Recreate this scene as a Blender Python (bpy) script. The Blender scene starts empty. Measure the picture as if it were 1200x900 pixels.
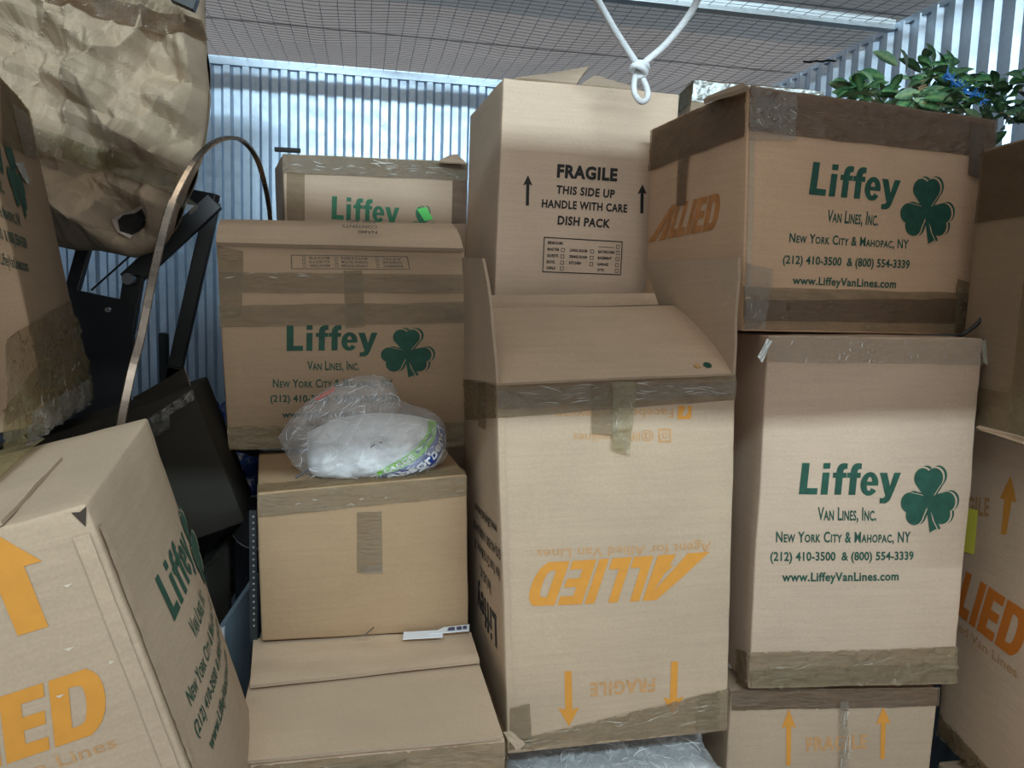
import bpy, bmesh, math, random
from mathutils import Vector, Matrix, Euler, noise as mn
random.seed(7)
C = bpy.context.scene.collection
SC = bpy.context.scene
R_ = math.radians

# ------------------------------------------------------------------ camera, world, lights, exposure
cam = bpy.data.objects.new('camera', bpy.data.cameras.new('camera'))
C.objects.link(cam)
cam.data.sensor_width = 36.0
cam.data.lens = 27.0
cam.data.clip_start = 0.02
cam.matrix_world = Matrix(((0.981319, -0.008912, -0.192181, 0.000000), (-0.189908, 0.114962, -0.975048, 0.000000), (0.030783, 0.993330, 0.111122, 1.600000), (0.000000, 0.000000, 0.000000, 1.000000)))
SC.camera = cam
world = bpy.data.worlds.new('warehouse_ambient')
SC.world = world
world.use_nodes = True
world.node_tree.nodes['Background'].inputs[0].default_value = (0.95, 0.995, 1.0, 1)
world.node_tree.nodes['Background'].inputs[1].default_value = 1.42
def area(name, loc, rot, sx, sy, watts, col):
    l = bpy.data.lights.new(name, 'AREA')
    l.shape = 'RECTANGLE'; l.size = sx; l.size_y = sy; l.energy = watts; l.color = col
    o = bpy.data.objects.new(name, l); o.location = loc; o.rotation_euler = rot
    C.objects.link(o)
    return o
# fluorescent strip in the corridor behind the camera, seen through the door and over the door header
area('corridor_strip_light', (0.35, -1.30, 2.97), (R_(124), 0, 0), 3.0, 0.06, 155, (0.74, 0.96, 1.05))
# unseen fill light added above the mesh to brighten upward faces
area('overhead_fill', (-0.2, 0.2, 4.2), (0, 0, 0), 1.6, 1.2, 12, (1.0, 0.88, 0.68))
SC.view_settings.view_transform = 'Standard'
SC.view_settings.look = 'None'
SC.view_settings.gamma = 1.0
SC.view_settings.use_curve_mapping = False
SC.view_settings.exposure = 0.55

# ------------------------------------------------------------------ materials
def newmat(name):
    m = bpy.data.materials.new(name); m.use_nodes = True
    nt = m.node_tree
    return m, nt, nt.nodes['Principled BSDF']
def N(nt, typ, **kw):
    n = nt.nodes.new(typ)
    for k, v in kw.items():
        if k in n.inputs: n.inputs[k].default_value = v
        else: setattr(n, k, v)
    return n
def coords(nt, scale=(1, 1, 1), loc=(0, 0, 0)):
    tc = N(nt, 'ShaderNodeTexCoord'); mp = N(nt, 'ShaderNodeMapping')
    mp.inputs['Scale'].default_value = scale; mp.inputs['Location'].default_value = loc
    nt.links.new(tc.outputs['Object'], mp.inputs['Vector'])
    return mp.outputs['Vector']
def noise_ramp(nt, vec, scale, lo, hi, detail=4.0, rough=0.55, p0=0.3, p1=0.7):
    n = N(nt, 'ShaderNodeTexNoise'); n.inputs['Scale'].default_value = scale
    n.inputs['Detail'].default_value = detail; n.inputs['Roughness'].default_value = rough
    nt.links.new(vec, n.inputs['Vector'])
    r = N(nt, 'ShaderNodeMapRange'); r.inputs[1].default_value = p0; r.inputs[2].default_value = p1
    r.inputs[3].default_value = lo; r.inputs[4].default_value = hi
    nt.links.new(n.outputs['Fac'], r.inputs[0])
    return r.outputs[0], n
def mul(nt, a, b):
    m = N(nt, 'ShaderNodeMath', operation='MULTIPLY')
    nt.links.new(a, m.inputs[0]); nt.links.new(b, m.inputs[1])
    return m.outputs[0]
def scaled_colour(nt, col, fac):
    v = N(nt, 'ShaderNodeVectorMath', operation='SCALE'); v.inputs[0].default_value = col[:3]
    nt.links.new(fac, v.inputs['Scale'])
    return v.outputs[0]
def bump(nt, h, strength, dist=0.002):
    b = N(nt, 'ShaderNodeBump'); b.inputs['Strength'].default_value = strength; b.inputs['Distance'].default_value = dist
    nt.links.new(h, b.inputs['Height'])
    return b
def simple(name, col, rough=0.6, metal=0.0, var=0.12, scale=12.0, bmp=0.0, spec=0.5):
    m, nt, p = newmat(name)
    v = coords(nt)
    f, n = noise_ramp(nt, v, scale, 1 - var, 1 + var)
    nt.links.new(scaled_colour(nt, col, f), p.inputs['Base Color'])
    p.inputs['Roughness'].default_value = rough; p.inputs['Metallic'].default_value = metal
    p.inputs['Specular IOR Level'].default_value = spec
    if bmp:
        nt.links.new(bump(nt, n.outputs['Fac'], bmp).outputs[0], p.inputs['Normal'])
    return m
def cardboard(name, col, seed=0.0, worn=0.10):
    m, nt, p = newmat(name)
    v = coords(nt, loc=(seed, seed * 1.7, -seed))
    a, _ = noise_ramp(nt, v, 3.2, 1 - worn, 1 + worn * .7, 5.0)
    vs = coords(nt, (7, 7, 160), (seed, 0, 0))
    b, n2 = noise_ramp(nt, vs, 1.0, 0.965, 1.03, 3.0)
    vf = coords(nt, (1, 1, 1), (0, seed, 0))
    c, n3 = noise_ramp(nt, vf, 260.0, 0.95, 1.05, 2.0)
    nt.links.new(scaled_colour(nt, col, mul(nt, mul(nt, a, b), c)), p.inputs['Base Color'])
    p.inputs['Roughness'].default_value = 0.78
    p.inputs['Specular IOR Level'].default_value = 0.28
    vb = coords(nt, (14, 14, 34), (seed, 3, seed))
    _, n4 = noise_ramp(nt, vb, 1.0, 0, 1, 4.0)
    mx = N(nt, 'ShaderNodeMath', operation='MULTIPLY_ADD'); mx.inputs[1].default_value = 0.25
    nt.links.new(n2.outputs['Fac'], mx.inputs[0]); nt.links.new(n4.outputs['Fac'], mx.inputs[2])
    nt.links.new(bump(nt, mx.outputs[0], 0.35, 0.004).outputs[0], p.inputs['Normal'])
    return m
def film(name, col, alpha, rough, bstr, bscale=60.0, gloss=0.12, stretch=(1, 1, 1), bdist=0.004, tint=(1, 1, 1)):
    """thin clear film: tinted see-through layer, some body colour, and a glossy coat over crinkles"""
    m = bpy.data.materials.new(name); m.use_nodes = True
    nt = m.node_tree; nt.nodes.clear()
    out = N(nt, 'ShaderNodeOutputMaterial')
    tr = N(nt, 'ShaderNodeBsdfTransparent'); tr.inputs['Color'].default_value = (*tint, 1)
    df = N(nt, 'ShaderNodeBsdfDiffuse'); df.inputs['Color'].default_value = (*col, 1)
    gl = N(nt, 'ShaderNodeBsdfGlossy'); gl.inputs['Roughness'].default_value = rough; gl.inputs['Color'].default_value = (.95, .95, .95, 1)
    v = coords(nt, stretch)
    f, n = noise_ramp(nt, v, bscale, 0, 1, 6.0, .6)
    b = bump(nt, n.outputs['Fac'], bstr, bdist)
    nt.links.new(b.outputs[0], gl.inputs['Normal']); nt.links.new(b.outputs[0], df.inputs['Normal'])
    a, _ = noise_ramp(nt, v, bscale * .3, alpha * .8, min(1, alpha * 1.2), 3.0)
    m1 = N(nt, 'ShaderNodeMixShader'); m2 = N(nt, 'ShaderNodeMixShader')
    nt.links.new(a, m1.inputs[0]); nt.links.new(tr.outputs[0], m1.inputs[1]); nt.links.new(df.outputs[0], m1.inputs[2])
    m2.inputs[0].default_value = gloss
    nt.links.new(m1.outputs[0], m2.inputs[1]); nt.links.new(gl.outputs[0], m2.inputs[2])
    nt.links.new(m2.outputs[0], out.inputs['Surface'])
    return m
KR = (0.46, 0.337, 0.235)
def tint(k, r=1.0, g=1.0, b=1.0): return (KR[0] * k * r, KR[1] * k * g, KR[2] * k * b)
M = {}
M['edge'] = cardboard('corrugated_edge', tint(.8), 9)
M['green'] = simple('green_print', (0.010, 0.066, 0.042), .7, var=.25, scale=60)
M['green2'] = simple('bright_green_print', (0.030, 0.16, 0.085), .7, var=.2, scale=60)
M['orange'] = simple('orange_print', (0.62, 0.26, 0.035), .75, var=.05, scale=50)
M['orange_red'] = simple('orange_red_print', (0.60, 0.17, 0.015), .75, var=.05, scale=50)
M['orange_faint'] = simple('faint_orange_print', (0.50, 0.27, 0.115), .75, var=.12, scale=70)
M['orange_dull'] = simple('dull_orange_print', (0.43, 0.18, 0.055), .7, var=.25, scale=40)
M['black'] = simple('black_print', (0.012, 0.012, 0.012), .7, var=.3, scale=60)
M['ink_faint'] = simple('faded_black_print', (0.10, 0.085, 0.07), .7, var=.3, scale=80)
M['paper_gap'] = cardboard('unprinted_paper', KR, 2)
M['tape'] = film('clear_brown_tape', (0.29, 0.215, 0.13), .50, .12, .9, 55, .06, (1, 1, 3.5), .007, (.86, .80, .70))
M['tape_dark'] = film('dark_brown_tape', (0.165, 0.105, 0.062), .62, .12, .9, 45, .07, (1, 1, 3.5), .007, (.74, .64, .54))
M['tape_olive'] = film('olive_tape', (0.30, 0.24, 0.13), .50, .12, .9, 45, .07, (1, 1, 2), .007, (.86, .80, .62))
M['tape_clear'] = film('glossy_clear_tape', (0.48, 0.44, 0.38), .20, .10, 1.0, 60, .15, (1, 1, 2), .014, (.94, .91, .85))
M['silver_tape'] = film('silver_tape', (0.46, 0.48, 0.44), .85, .2, .9, 45, .22)
M['wrap'] = film('clear_plastic_wrap', (0.90, 0.92, 0.96), .20, .10, 1.0, 40, .09, (1, 1, 1), .014, (.97, .97, .98))
M['wrap_thick'] = film('thick_plastic_wrap', (0.90, 0.93, 0.97), .36, .10, 1.0, 45, .12, (1, 1, 1), .014)
M['white'] = simple('white_plastic', (0.78, 0.79, 0.80), .4, var=.04)
M['steel'] = None

# ------------------------------------------------------------------ mesh helpers
def mk(name, verts, faces, mat, parent=None, smooth=False):
    me = bpy.data.meshes.new(name)
    me.from_pydata([tuple(v) for v in verts], [], faces)
    me.update()
    if mat: me.materials.append(mat)
    if smooth: me.shade_smooth()
    o = bpy.data.objects.new(name, me); C.objects.link(o)
    if parent: o.parent = parent
    return o
def bm_obj(name, bm, mat, parent=None, smooth=False):
    me = bpy.data.meshes.new(name); bm.to_mesh(me); bm.free()
    if mat: me.materials.append(mat)
    if smooth: me.shade_smooth()
    o = bpy.data.objects.new(name, me); C.objects.link(o)
    if parent: o.parent = parent
    return o
def thing(name, label, cat, loc=(0, 0, 0), eul=(0, 0, 0), group=None):
    o = bpy.data.objects.new(name, None); C.objects.link(o)
    o.empty_display_size = .05
    o.location = loc; o.rotation_euler = eul
    o['label'] = label; o['category'] = cat
    if group: o['group'] = group
    return o
def tag(o, label, cat, group=None):
    o['label'] = label; o['category'] = cat
    if group: o['group'] = group
    return o
def structure(o):
    o['kind'] = 'structure'
    return o
def box_vf(lo, hi):
    x0, y0, z0 = lo; x1, y1, z1 = hi
    v = [(x0, y0, z0), (x1, y0, z0), (x1, y1, z0), (x0, y1, z0), (x0, y0, z1), (x1, y0, z1), (x1, y1, z1), (x0, y1, z1)]
    f = [(0, 3, 2, 1), (4, 5, 6, 7), (0, 1, 5, 4), (1, 2, 6, 5), (2, 3, 7, 6), (3, 0, 4, 7)]
    return v, f
def add_vf(V, F, v, f):
    k = len(V); V += list(v); F += [tuple(i + k for i in q) for q in f]
def slab(name, lo, hi, mat, parent=None, bev=0.0):
    v, f = box_vf(lo, hi)
    o = mk(name, v, f, mat, parent)
    if bev:
        m = o.modifiers.new('bevel', 'BEVEL'); m.width = bev; m.segments = 2
    return o
def tube_vf(pts, r, n=6, cap=True, flat=None):
    """tube along pts; flat=(w,t) makes a rectangular bar section w wide, t thick"""
    pts = [Vector(p) for p in pts]; V = []; F = []
    T = [(pts[min(i + 1, len(pts) - 1)] - pts[max(i - 1, 0)]).normalized() for i in range(len(pts))]
    up = Vector((0, 0, 1)) if abs(T[0].z) < .9 else Vector((1, 0, 0))
    nx = T[0].cross(up).normalized()
    for i, p in enumerate(pts):
        nx = (nx - T[i] * nx.dot(T[i])).normalized(); ny = T[i].cross(nx)
        rr = r[i] if isinstance(r, (list, tuple)) else r
        if flat:
            for a, b in ((-.5, -.5), (.5, -.5), (.5, .5), (-.5, .5)):
                V.append(p + nx * a * flat[0] + ny * b * flat[1])
        else:
            for k in range(n):
                t = 2 * math.pi * k / n
                V.append(p + (nx * math.cos(t) + ny * math.sin(t)) * rr)
    m = 4 if flat else n
    for i in range(len(pts) - 1):
        for k in range(m):
            F.append((i * m + k, i * m + (k + 1) % m, (i + 1) * m + (k + 1) % m, (i + 1) * m + k))
    if cap:
        F.append(tuple(range(m - 1, -1, -1))); F.append(tuple((len(pts) - 1) * m + k for k in range(m)))
    return V, F
def smooth_path(pts, n=6):
    P = [Vector(p) for p in pts]; out = []
    for i in range(len(P) - 1):
        a, b, c, d = P[max(i - 1, 0)], P[i], P[i + 1], P[min(i + 2, len(P) - 1)]
        for k in range(n):
            t = k / n
            out.append(.5 * ((2 * b) + (c - a) * t + (2 * a - 5 * b + 4 * c - d) * t * t + (3 * b - a - 3 * c + d) * t ** 3))
    out.append(P[-1])
    return out
def bar_between(a, b, w, t, facing=(0, -1, 0)):
    """square steel bar from a to b; t along the facing direction, w across"""
    a = Vector(a); b = Vector(b); d = (b - a).normalized(); f = Vector(facing)
    f = (f - d * f.dot(d)).normalized(); s = d.cross(f)
    V = [p + s * i * w / 2 + f * j * t / 2 for p in (a, b) for i, j in ((-1, -1), (1, -1), (1, 1), (-1, 1))]
    return V, [(0, 3, 2, 1), (4, 5, 6, 7), (0, 1, 5, 4), (1, 2, 6, 5), (2, 3, 7, 6), (3, 0, 4, 7)]
def crumple(p, amp, lam, seed, folds=6):
    """sharp folded relief, as of crumpled paper or film"""
    rnd = random.Random(seed); h = 0.0
    w = mn.noise_vector(Vector(p) * (0.8 / lam) + Vector((seed, 0, 0))) * lam * .35
    q = Vector(p) + w
    for k in range(folds):
        d = Vector((rnd.uniform(-1, 1), rnd.uniform(-.4, .4), rnd.uniform(-1, 1))).normalized()
        l = lam * rnd.uniform(.5, 1.6); ph = rnd.uniform(0, 1)
        x = (q.dot(d) / l + ph) % 1.0
        h += (abs(2 * x - 1) - .5) * amp * l / lam / folds * 2.2
    return h

# ------------------------------------------------------------------ cardboard boxes
BOXDATA = {
    'tall': ((0.4936, 1.5446, 0.7447), (-0.0706, -0.0315, 0.0063), (0.4571, 0.4584, 0.6972), {'TL': (-0.0052, 0, 0.0003), 'TR': (0.0099, 0, 0.0062), 'BL': (0.0068, 0, 0.0031), 'BR': (-0.0099, 0, -0.0031), 'tl': (-0.0029, 0, -0.0105)}),
    'dish': ((0.541, 2.1282, 1.431), (0.0222, 0.0054, 0.0311), (0.4571, 0.4595, 0.6974), {'TL': (0.002, 0, -0.0021), 'TR': (0.0001, 0, 0.0022), 'tl': (-0.0009, 0, 0.0002)}),
    'right': ((1.037, 1.5824, 0.8095), (-0.0085, -0.0078, -0.0938), (0.4536, 0.44, 0.7334), {'TL': (-0.0001, 0, -0.0004), 'TR': (-0.0001, 0, 0.0009), 'BL': (0.0008, 0, 0.0006), 'BR': (-0.0007, 0, -0.0011)}),
    'topright': ((1.0311, 1.663, 1.5478), (-0.023, -0.0031, 0.137), (0.6398, 0.3957, 0.4787), {'TL': (-0.0068, 0, -0.0055), 'TR': (0.0028, 0, -0.0059), 'BL': (0.0062, 0, -0.0028), 'BR': (-0.0021, 0, -0.0047), 'tl': (0.0002, 0, -0)}),
    'fragile': ((1.0223, 1.6139, 0.3401), (0, -0, -0.1174), (0.457, 0.457, 0.452), {}),
    'rlow': ((1.5283, 1.2685, 0.5655), (0, 0.0137, -1.7875), (0.5, 0.37, 0.7625), {}),
    'rup': ((1.4161, 1.1716, 1.3594), (-0, 0.0185, -1.7452), (0.5, 0.37, 0.575), {}),
    'backliffey': ((0.0218, 2.5634, 1.5383), (0.0582, -0.0378, 0.1486), (0.5331, 0.4565, 0.4662), {'TL': (-0.0001, 0, -0.0019), 'TR': (0.0002, 0, 0.0008)}),
    'mid': ((-0.038, 2.0036, 1.249), (0.0007, -0.0316, 0.0868), (0.55, 0.4, 0.4576), {'TL': (-0.0034, 0, 0.0027), 'TR': (-0.0019, 0, -0.0035), 'BL': (0.0038, 0, 0.0009)}),
    'brown': ((0.0064, 1.6901, 0.909), (0.0259, -0.0244, 0.0627), (0.415, 0.319, 0.3198), {'TL': (0.0019, 0, -0.0074), 'TR': (-0.0023, 0, 0.0077), 'BL': (0.0002, 0, 0.0094), 'BR': (0.0031, 0, -0.011), 'tl': (-0.0145, 0, 0.0042)}),
    'lower': ((0.0177, 1.4093, 0.4407), (0.0253, -0.0035, 0.0286), (0.4246, 0.4892, 0.45), {'TL': (0.0003, 0, 0.0008), 'TR': (-0.0002, 0, -0.0014)}),
    'backtop': ((1.4048, 2.8231, 1.9922), (0.0848, 0.0651, -0.2178), (0.4672, 0.2862, 0.408), {}),
    'tilted': ((-0.3362, 1.1031, 0.7354), (0.0844, -0.2647, 0.0688), (0.4022, 0.3814, 0.624), {'TR': (-0.0026, 0, -0.0027), 'tr': (0, -0.0076, 0.0005)}),
    'leftup': ((-0.7861, 1.589, 1.3159), (-0.1686, 0.0378, 1.754), (0.4801, 0.4799, 0.6335), {}),
    'dark': ((-0.4352, 1.7533, 1.0497), (0, -0.3316, 0.0698), (0.4, 0.24, 0.3), {}),
}
def grid_panel(c00, c10, c11, c01, nu, nv, fn=None):
    P = [Vector(c) for c in (c00, c10, c11, c01)]
    n = (P[1] - P[0]).cross(P[3] - P[0]).normalized()
    V = []
    for j in range(nv + 1):
        for i in range(nu + 1):
            u, v = i / nu, j / nv
            p = P[0] * (1 - u) * (1 - v) + P[1] * u * (1 - v) + P[2] * u * v + P[3] * (1 - u) * v
            V.append(p + n * (fn(u, v) if fn else 0))
    F = [(j * (nu + 1) + i, j * (nu + 1) + i + 1, (j + 1) * (nu + 1) + i + 1, (j + 1) * (nu + 1) + i) for j in range(nv) for i in range(nu)]
    return V, F
SGN = {'TL': (-1, -1, 1), 'TR': (1, -1, 1), 'BL': (-1, -1, 0), 'BR': (1, -1, 0), 'tl': (-1, 1, 1), 'tr': (1, 1, 1)}
class Carton:
    def __init__(s, key, label, mat, name='moving_box', bulge=None, rough=.0015, top=True, group=None, data=None, res=18, dent=1.0):
        pos, eul, d, off = data or BOXDATA[key]
        s.key, s.d, s.off, s.mat = key, d, off, mat
        s.bulge = bulge or {}
        s.rough, s.dent = rough, dent
        s.seed = sum(map(ord, key)) % 97 * 1.37
        s.root = thing(name, label, 'box', pos, eul, group)
        s.inv = Matrix.LocRotScale(Vector(pos), Euler(eul), None).inverted()
        s.body(top, res)
    def P(s, a, b, c, h=0.0, face=None):
        """unit box coordinates to local metres, with the carton's sag, bulges and dents"""
        x, y, z = a * s.d[0], b * s.d[1], c * s.d[2]
        for k, o in s.off.items():
            sx, sy, cc = SGN[k]
            w = (.5 + a * sx) * (.5 + b * sy) * (1 - abs(c - cc))
            x += w * o[0]; y += w * o[1]; z += w * o[2]
        ca, cb, sc = math.cos(math.pi * max(-.5, min(.5, a))), math.cos(math.pi * max(-.5, min(.5, b))), math.sin(math.pi * max(0, min(1, c)))
        B = s.bulge
        nz = mn.noise(Vector((x * 7 + s.seed, y * 7, z * 7))) * s.rough + mn.noise(Vector((x * 24, y * 24 + s.seed, z * 24))) * s.rough * .35
        if b < 0: y -= B.get('front', .004) * ca * sc * min(1, -2 * b) + nz * min(1, -2 * b)
        if a < 0: x -= (B.get('left', .004) * cb * sc + nz) * -2 * a
        else: x += (B.get('right', .004) * cb * sc + nz) * 2 * a
        if c > .5: z += (B.get('top', .003) * ca * cb + nz) * (2 * c - 1)
        v = Vector((x, y, z))
        if h:
            v += {'front': Vector((0, -h, 0)), 'left': Vector((-h, 0, 0)), 'right': Vector((h, 0, 0)), 'top': Vector((0, 0, h))}[face]
        return v
    def on(s, face, u, v, h=0.0):
        if face == 'front': return s.P(u - .5, -.5, v, h, face)
        if face == 'left': return s.P(-.5, .5 - u, v, h, face)
        if face == 'right': return s.P(.5, u - .5, v, h, face)
        return s.P(u - .5, v - .5, 1, h, face)
    def wh(s, face):
        return (s.d[1] if face in ('left', 'right') else s.d[0]), (s.d[1] if face == 'top' else s.d[2])
    def body(s, top, res):
        r = .0045; V = []; F = []; idx = {}
        d = s.d; hx, hy, hz = d[0] / 2, d[1] / 2, d[2] / 2
        def line(h):
            n = max(4, int(res * 2 * h / .5))
            return [-h, -h + .35 * r, -h + r] + [-h + r + (2 * h - 2 * r) * i / n for i in range(1, n)] + [h - r, h - .35 * r, h]
        L = (line(hx), line(hy), line(hz)); H = (hx, hy, hz)
        def vid(p):
            k = tuple(round(t, 5) for t in p)
            if k not in idx:
                q = Vector([max(-H[i] + r, min(H[i] - r, p[i])) for i in range(3)])
                e = Vector(p) - q
                if e.length > 1e-9: q = q + e.normalized() * r
                idx[k] = len(V)
                V.append(s.P(q.x / d[0], q.y / d[1], q.z / d[2] + .5))
            return idx[k]
        for ax in range(3):
            u, w = (ax + 1) % 3, (ax + 2) % 3
            for sg in (-1, 1):
                if ax == 2 and sg == 1 and not top: continue
                for i in range(len(L[u]) - 1):
                    for j in range(len(L[w]) - 1):
                        q = []
                        for di, dj in ((0, 0), (1, 0), (1, 1), (0, 1)):
                            p = [0, 0, 0]; p[ax] = sg * H[ax]; p[u] = L[u][i + di]; p[w] = L[w][j + dj]
                            q.append(vid(p))
                        F.append(tuple(q if sg > 0 else q[::-1]))
        o = mk('carton', V, F, s.mat, s.root, True)
        if not top:
            m = o.modifiers.new('board', 'SOLIDIFY'); m.thickness = .004; m.offset = -1
        s.carton = o
    # -- things on a face
    def shape(s, name, face, quad, VF, mat, h=.0011, label=None):
        V, F = VF
        bm = bmesh.new()
        bv = [bm.verts.new((x, y, 0)) for x, y in V]
        for f in F:
            try: bm.faces.new([bv[i] for i in f])
            except ValueError: pass
        bmesh.ops.triangulate(bm, faces=bm.faces[:])
        w, hh = s.wh(face)
        ex = (Vector(quad[1]) - Vector(quad[0])); ey = (Vector(quad[3]) - Vector(quad[0]))
        sx = math.hypot(ex[0] * w, ex[1] * hh); sy = math.hypot(ey[0] * w, ey[1] * hh)
        for _ in range(3):
            e = [e for e in bm.edges if math.hypot((e.verts[0].co.x - e.verts[1].co.x) * sx, (e.verts[0].co.y - e.verts[1].co.y) * sy) > .03]
            if not e: break
            bmesh.ops.subdivide_edges(bm, edges=e, cuts=1)
            bmesh.ops.triangulate(bm, faces=bm.faces[:])
        for v in bm.verts:
            x, y = v.co.x, v.co.y
            uu = [(1 - x) * (1 - y), x * (1 - y), x * y, (1 - x) * y]
            u = sum(k * q[0] for k, q in zip(uu, quad)); t = sum(k * q[1] for k, q in zip(uu, quad))
            v.co = s.on(face, u, t, h)
        o = bm_obj(name, bm, mat, s.root)
        if label: o['label'] = label
        return o
    def text(s, face, quad, string, mat, bold=.0, name='lettering', h=.0011, label=None, space=1.0):
        return s.shape(name, face, quad, text_vf(string, bold, space), mat, h, label)
    def tape(s, face, quad, mat='tape', h=.0022, wr=.0008, name='tape', n=None, label=None, fold=30.0):
        w, hh = s.wh(face)
        a, b = Vector(quad[0]), Vector(quad[1])
        nu = n or max(4, int(math.hypot((b - a)[0] * w, (b - a)[1] * hh) / .0045))
        c = Vector(quad[3]); nv = max(3, int(math.hypot((c - a)[0] * w, (c - a)[1] * hh) / .0045))
        nu, nv = min(nu, 120), min(nv, 90)
        V = []
        rnd = random.Random(len(bpy.data.objects)); ph = rnd.uniform(0, 50)
        for j in range(nv + 1):
            for i in range(nu + 1):
                x, y = i / nu, j / nv
                uu = [(1 - x) * (1 - y), x * (1 - y), x * y, (1 - x) * y]
                u = sum(k * q[0] for k, q in zip(uu, quad)); t = sum(k * q[1] for k, q in zip(uu, quad))
                wob = mn.noise(Vector((u * w * 14 + ph, t * hh * 14, ph)))
                g1 = mn.noise(Vector((u * w * 11 + ph, t * hh * fold * 1.3 + wob * 1.8, ph)))
                g2 = mn.noise(Vector((u * w * 34 + ph, t * hh * 50 + wob, ph + 9)))
                f = 1.5 * max(0, 1 - abs(g1) * 9) ** 2 + .7 * max(0, 1 - abs(g2) * 6) ** 2 + .5 * abs(g1)
                if j in (0, nv): t += wob * .0022 / hh
                V.append(s.on(face, u, t, h + wr * f * 1.6))
        F = [(j * (nu + 1) + i, j * (nu + 1) + i + 1, (j + 1) * (nu + 1) + i + 1, (j + 1) * (nu + 1) + i) for j in range(nv) for i in range(nu)]
        o = mk(name, V, F, M[mat], s.root, True)
        if label: o['label'] = label
        return o
    def flap(s, corners, mat=None, name='flap', t=.005, bend=0.0, label=None, wave=.002, local=False):
        """a loose corrugated flap; corners in world space counter-clockwise seen from outside"""
        cs = [Vector(c) if local else s.inv @ Vector(c) for c in corners]
        ph = len(bpy.data.objects) * .7
        fn = lambda u, v: bend * 4 * v * (1 - v) + mn.noise(Vector((u * 3 + ph, v * 3, ph))) * wave
        nu, nv = 16, 10
        V, F = grid_panel(*cs, nu, nv, fn)
        n = (cs[1] - cs[0]).cross(cs[3] - cs[0]).normalized()
        k = len(V); W2 = [v - n * t for v in V]
        F2 = [tuple(i + k for i in f[::-1]) for f in F]
        ring = [i for i in range(nu + 1)] + [(j + 1) * (nu + 1) - 1 for j in range(1, nv + 1)] + [nv * (nu + 1) + i for i in range(nu - 1, -1, -1)] + [j * (nu + 1) for j in range(nv - 1, 0, -1)]
        E = [(ring[i], ring[i] + k, ring[(i + 1) % len(ring)] + k, ring[(i + 1) % len(ring)]) for i in range(len(ring))]
        me = bpy.data.meshes.new(name)
        me.from_pydata([tuple(v) for v in V + W2], [], F + F2 + E); me.update()
        me.materials.append(mat or s.mat); me.materials.append(M['edge'])
        for p in me.polygons[len(F) + len(F2):]: p.material_index = 1
        o = bpy.data.objects.new(name, me); C.objects.link(o); o.parent = s.root
        if label: o['label'] = label
        return o

def sliver(V, F, p, d, n, L, w, bow):
    """one thin lens-shaped crease, drawn as a glint a hair proud of the film"""
    s_ = n.cross(d).normalized(); k = len(V); m = 5
    for i in range(m + 1):
        t = i / m; c = p + d * L * (t - .5) + s_ * bow * L * 4 * t * (1 - t); h = w * math.sin(math.pi * (.04 + .92 * t))
        V += [c - s_ * h, c + n * w * .8, c + s_ * h]
    for i in range(m):
        a = k + i * 3
        F += [(a, a + 3, a + 4, a + 1), (a + 1, a + 4, a + 5, a + 2)]
def crease_glints(bx, face, quad, n, L=.03, w=.0006, slope=0.0, spread=.5, seed=1, mat='crease', h=.006):
    """pale slivers along folds of a tape strip, painted in as glints"""
    rnd_ = random.Random(seed); V = []; F = []; wd, hh = bx.wh(face)
    for _ in range(max(5, int(n * .42))):
        x, y = .07 + .86 * rnd_.random(), .08 + .84 * rnd_.random()
        k = [(1 - x) * (1 - y), x * (1 - y), x * y, (1 - x) * y]
        u = sum(a * q[0] for a, q in zip(k, quad)); v = sum(a * q[1] for a, q in zip(k, quad))
        p = bx.on(face, u, v, h); e = .004
        du = (bx.on(face, u + e / wd, v, h) - p).normalized(); dv_ = (bx.on(face, u, v + e / hh, h) - p).normalized()
        a = slope + rnd_.gauss(0, spread * .6)
        sliver(V, F, p, du * math.cos(a) + dv_ * math.sin(a), du.cross(dv_).normalized(), L * .7 * rnd_.uniform(.4, 1.5), w * rnd_.uniform(.5, 1.5), rnd_.uniform(-.08, .08))
    o = mk('tape_crease_glint', V, F, M[mat], bx.root, True); o['kind'] = 'stuff'
    return o
M['crease'] = film('pale_crease_glint', (.66, .62, .56), .62, .15, .3, 200, .10)  # light colour of the slivers paints glints onto tape folds
M['crease_glint_brown'] = film('brown_crease_glint', (.42, .34, .25), .60, .15, .3, 200, .10)
M['crease_glint_white'] = film('white_crease_glint', (.95, .96, .98), .75, .12, .3, 200, .12)
_txt = {}
def text_vf(string, bold=0.0, space=1.0):
    """flat letter outlines scaled to a unit square; ~ marks a small capital"""
    key = (string, bold, space)
    if key in _txt: return _txt[key]
    cu = bpy.data.curves.new('t', 'FONT')
    raw = string.replace('~', '')
    cu.body = raw
    cu.offset = bold; cu.resolution_u = 3; cu.space_character = space
    cu.small_caps_scale = .74
    i = 0; sm = False
    for ch in string:
        if ch == '~': sm = True; continue
        cu.body_format[i].use_small_caps = sm
        sm = False; i += 1
    o = bpy.data.objects.new('t', cu); C.objects.link(o)
    dg = bpy.context.evaluated_depsgraph_get()
    me = bpy.data.meshes.new_from_object(o.evaluated_get(dg))
    V = [(v.co.x, v.co.y) for v in me.vertices]; F = [tuple(p.vertices) for p in me.polygons]
    bpy.data.objects.remove(o); bpy.data.curves.remove(cu); bpy.data.meshes.remove(me)
    x0, x1 = min(v[0] for v in V), max(v[0] for v in V); y0, y1 = min(v[1] for v in V), max(v[1] for v in V)
    V = [((x - x0) / (x1 - x0), (y - y0) / (y1 - y0)) for x, y in V]
    _txt[key] = (V, F)
    return V, F
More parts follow.
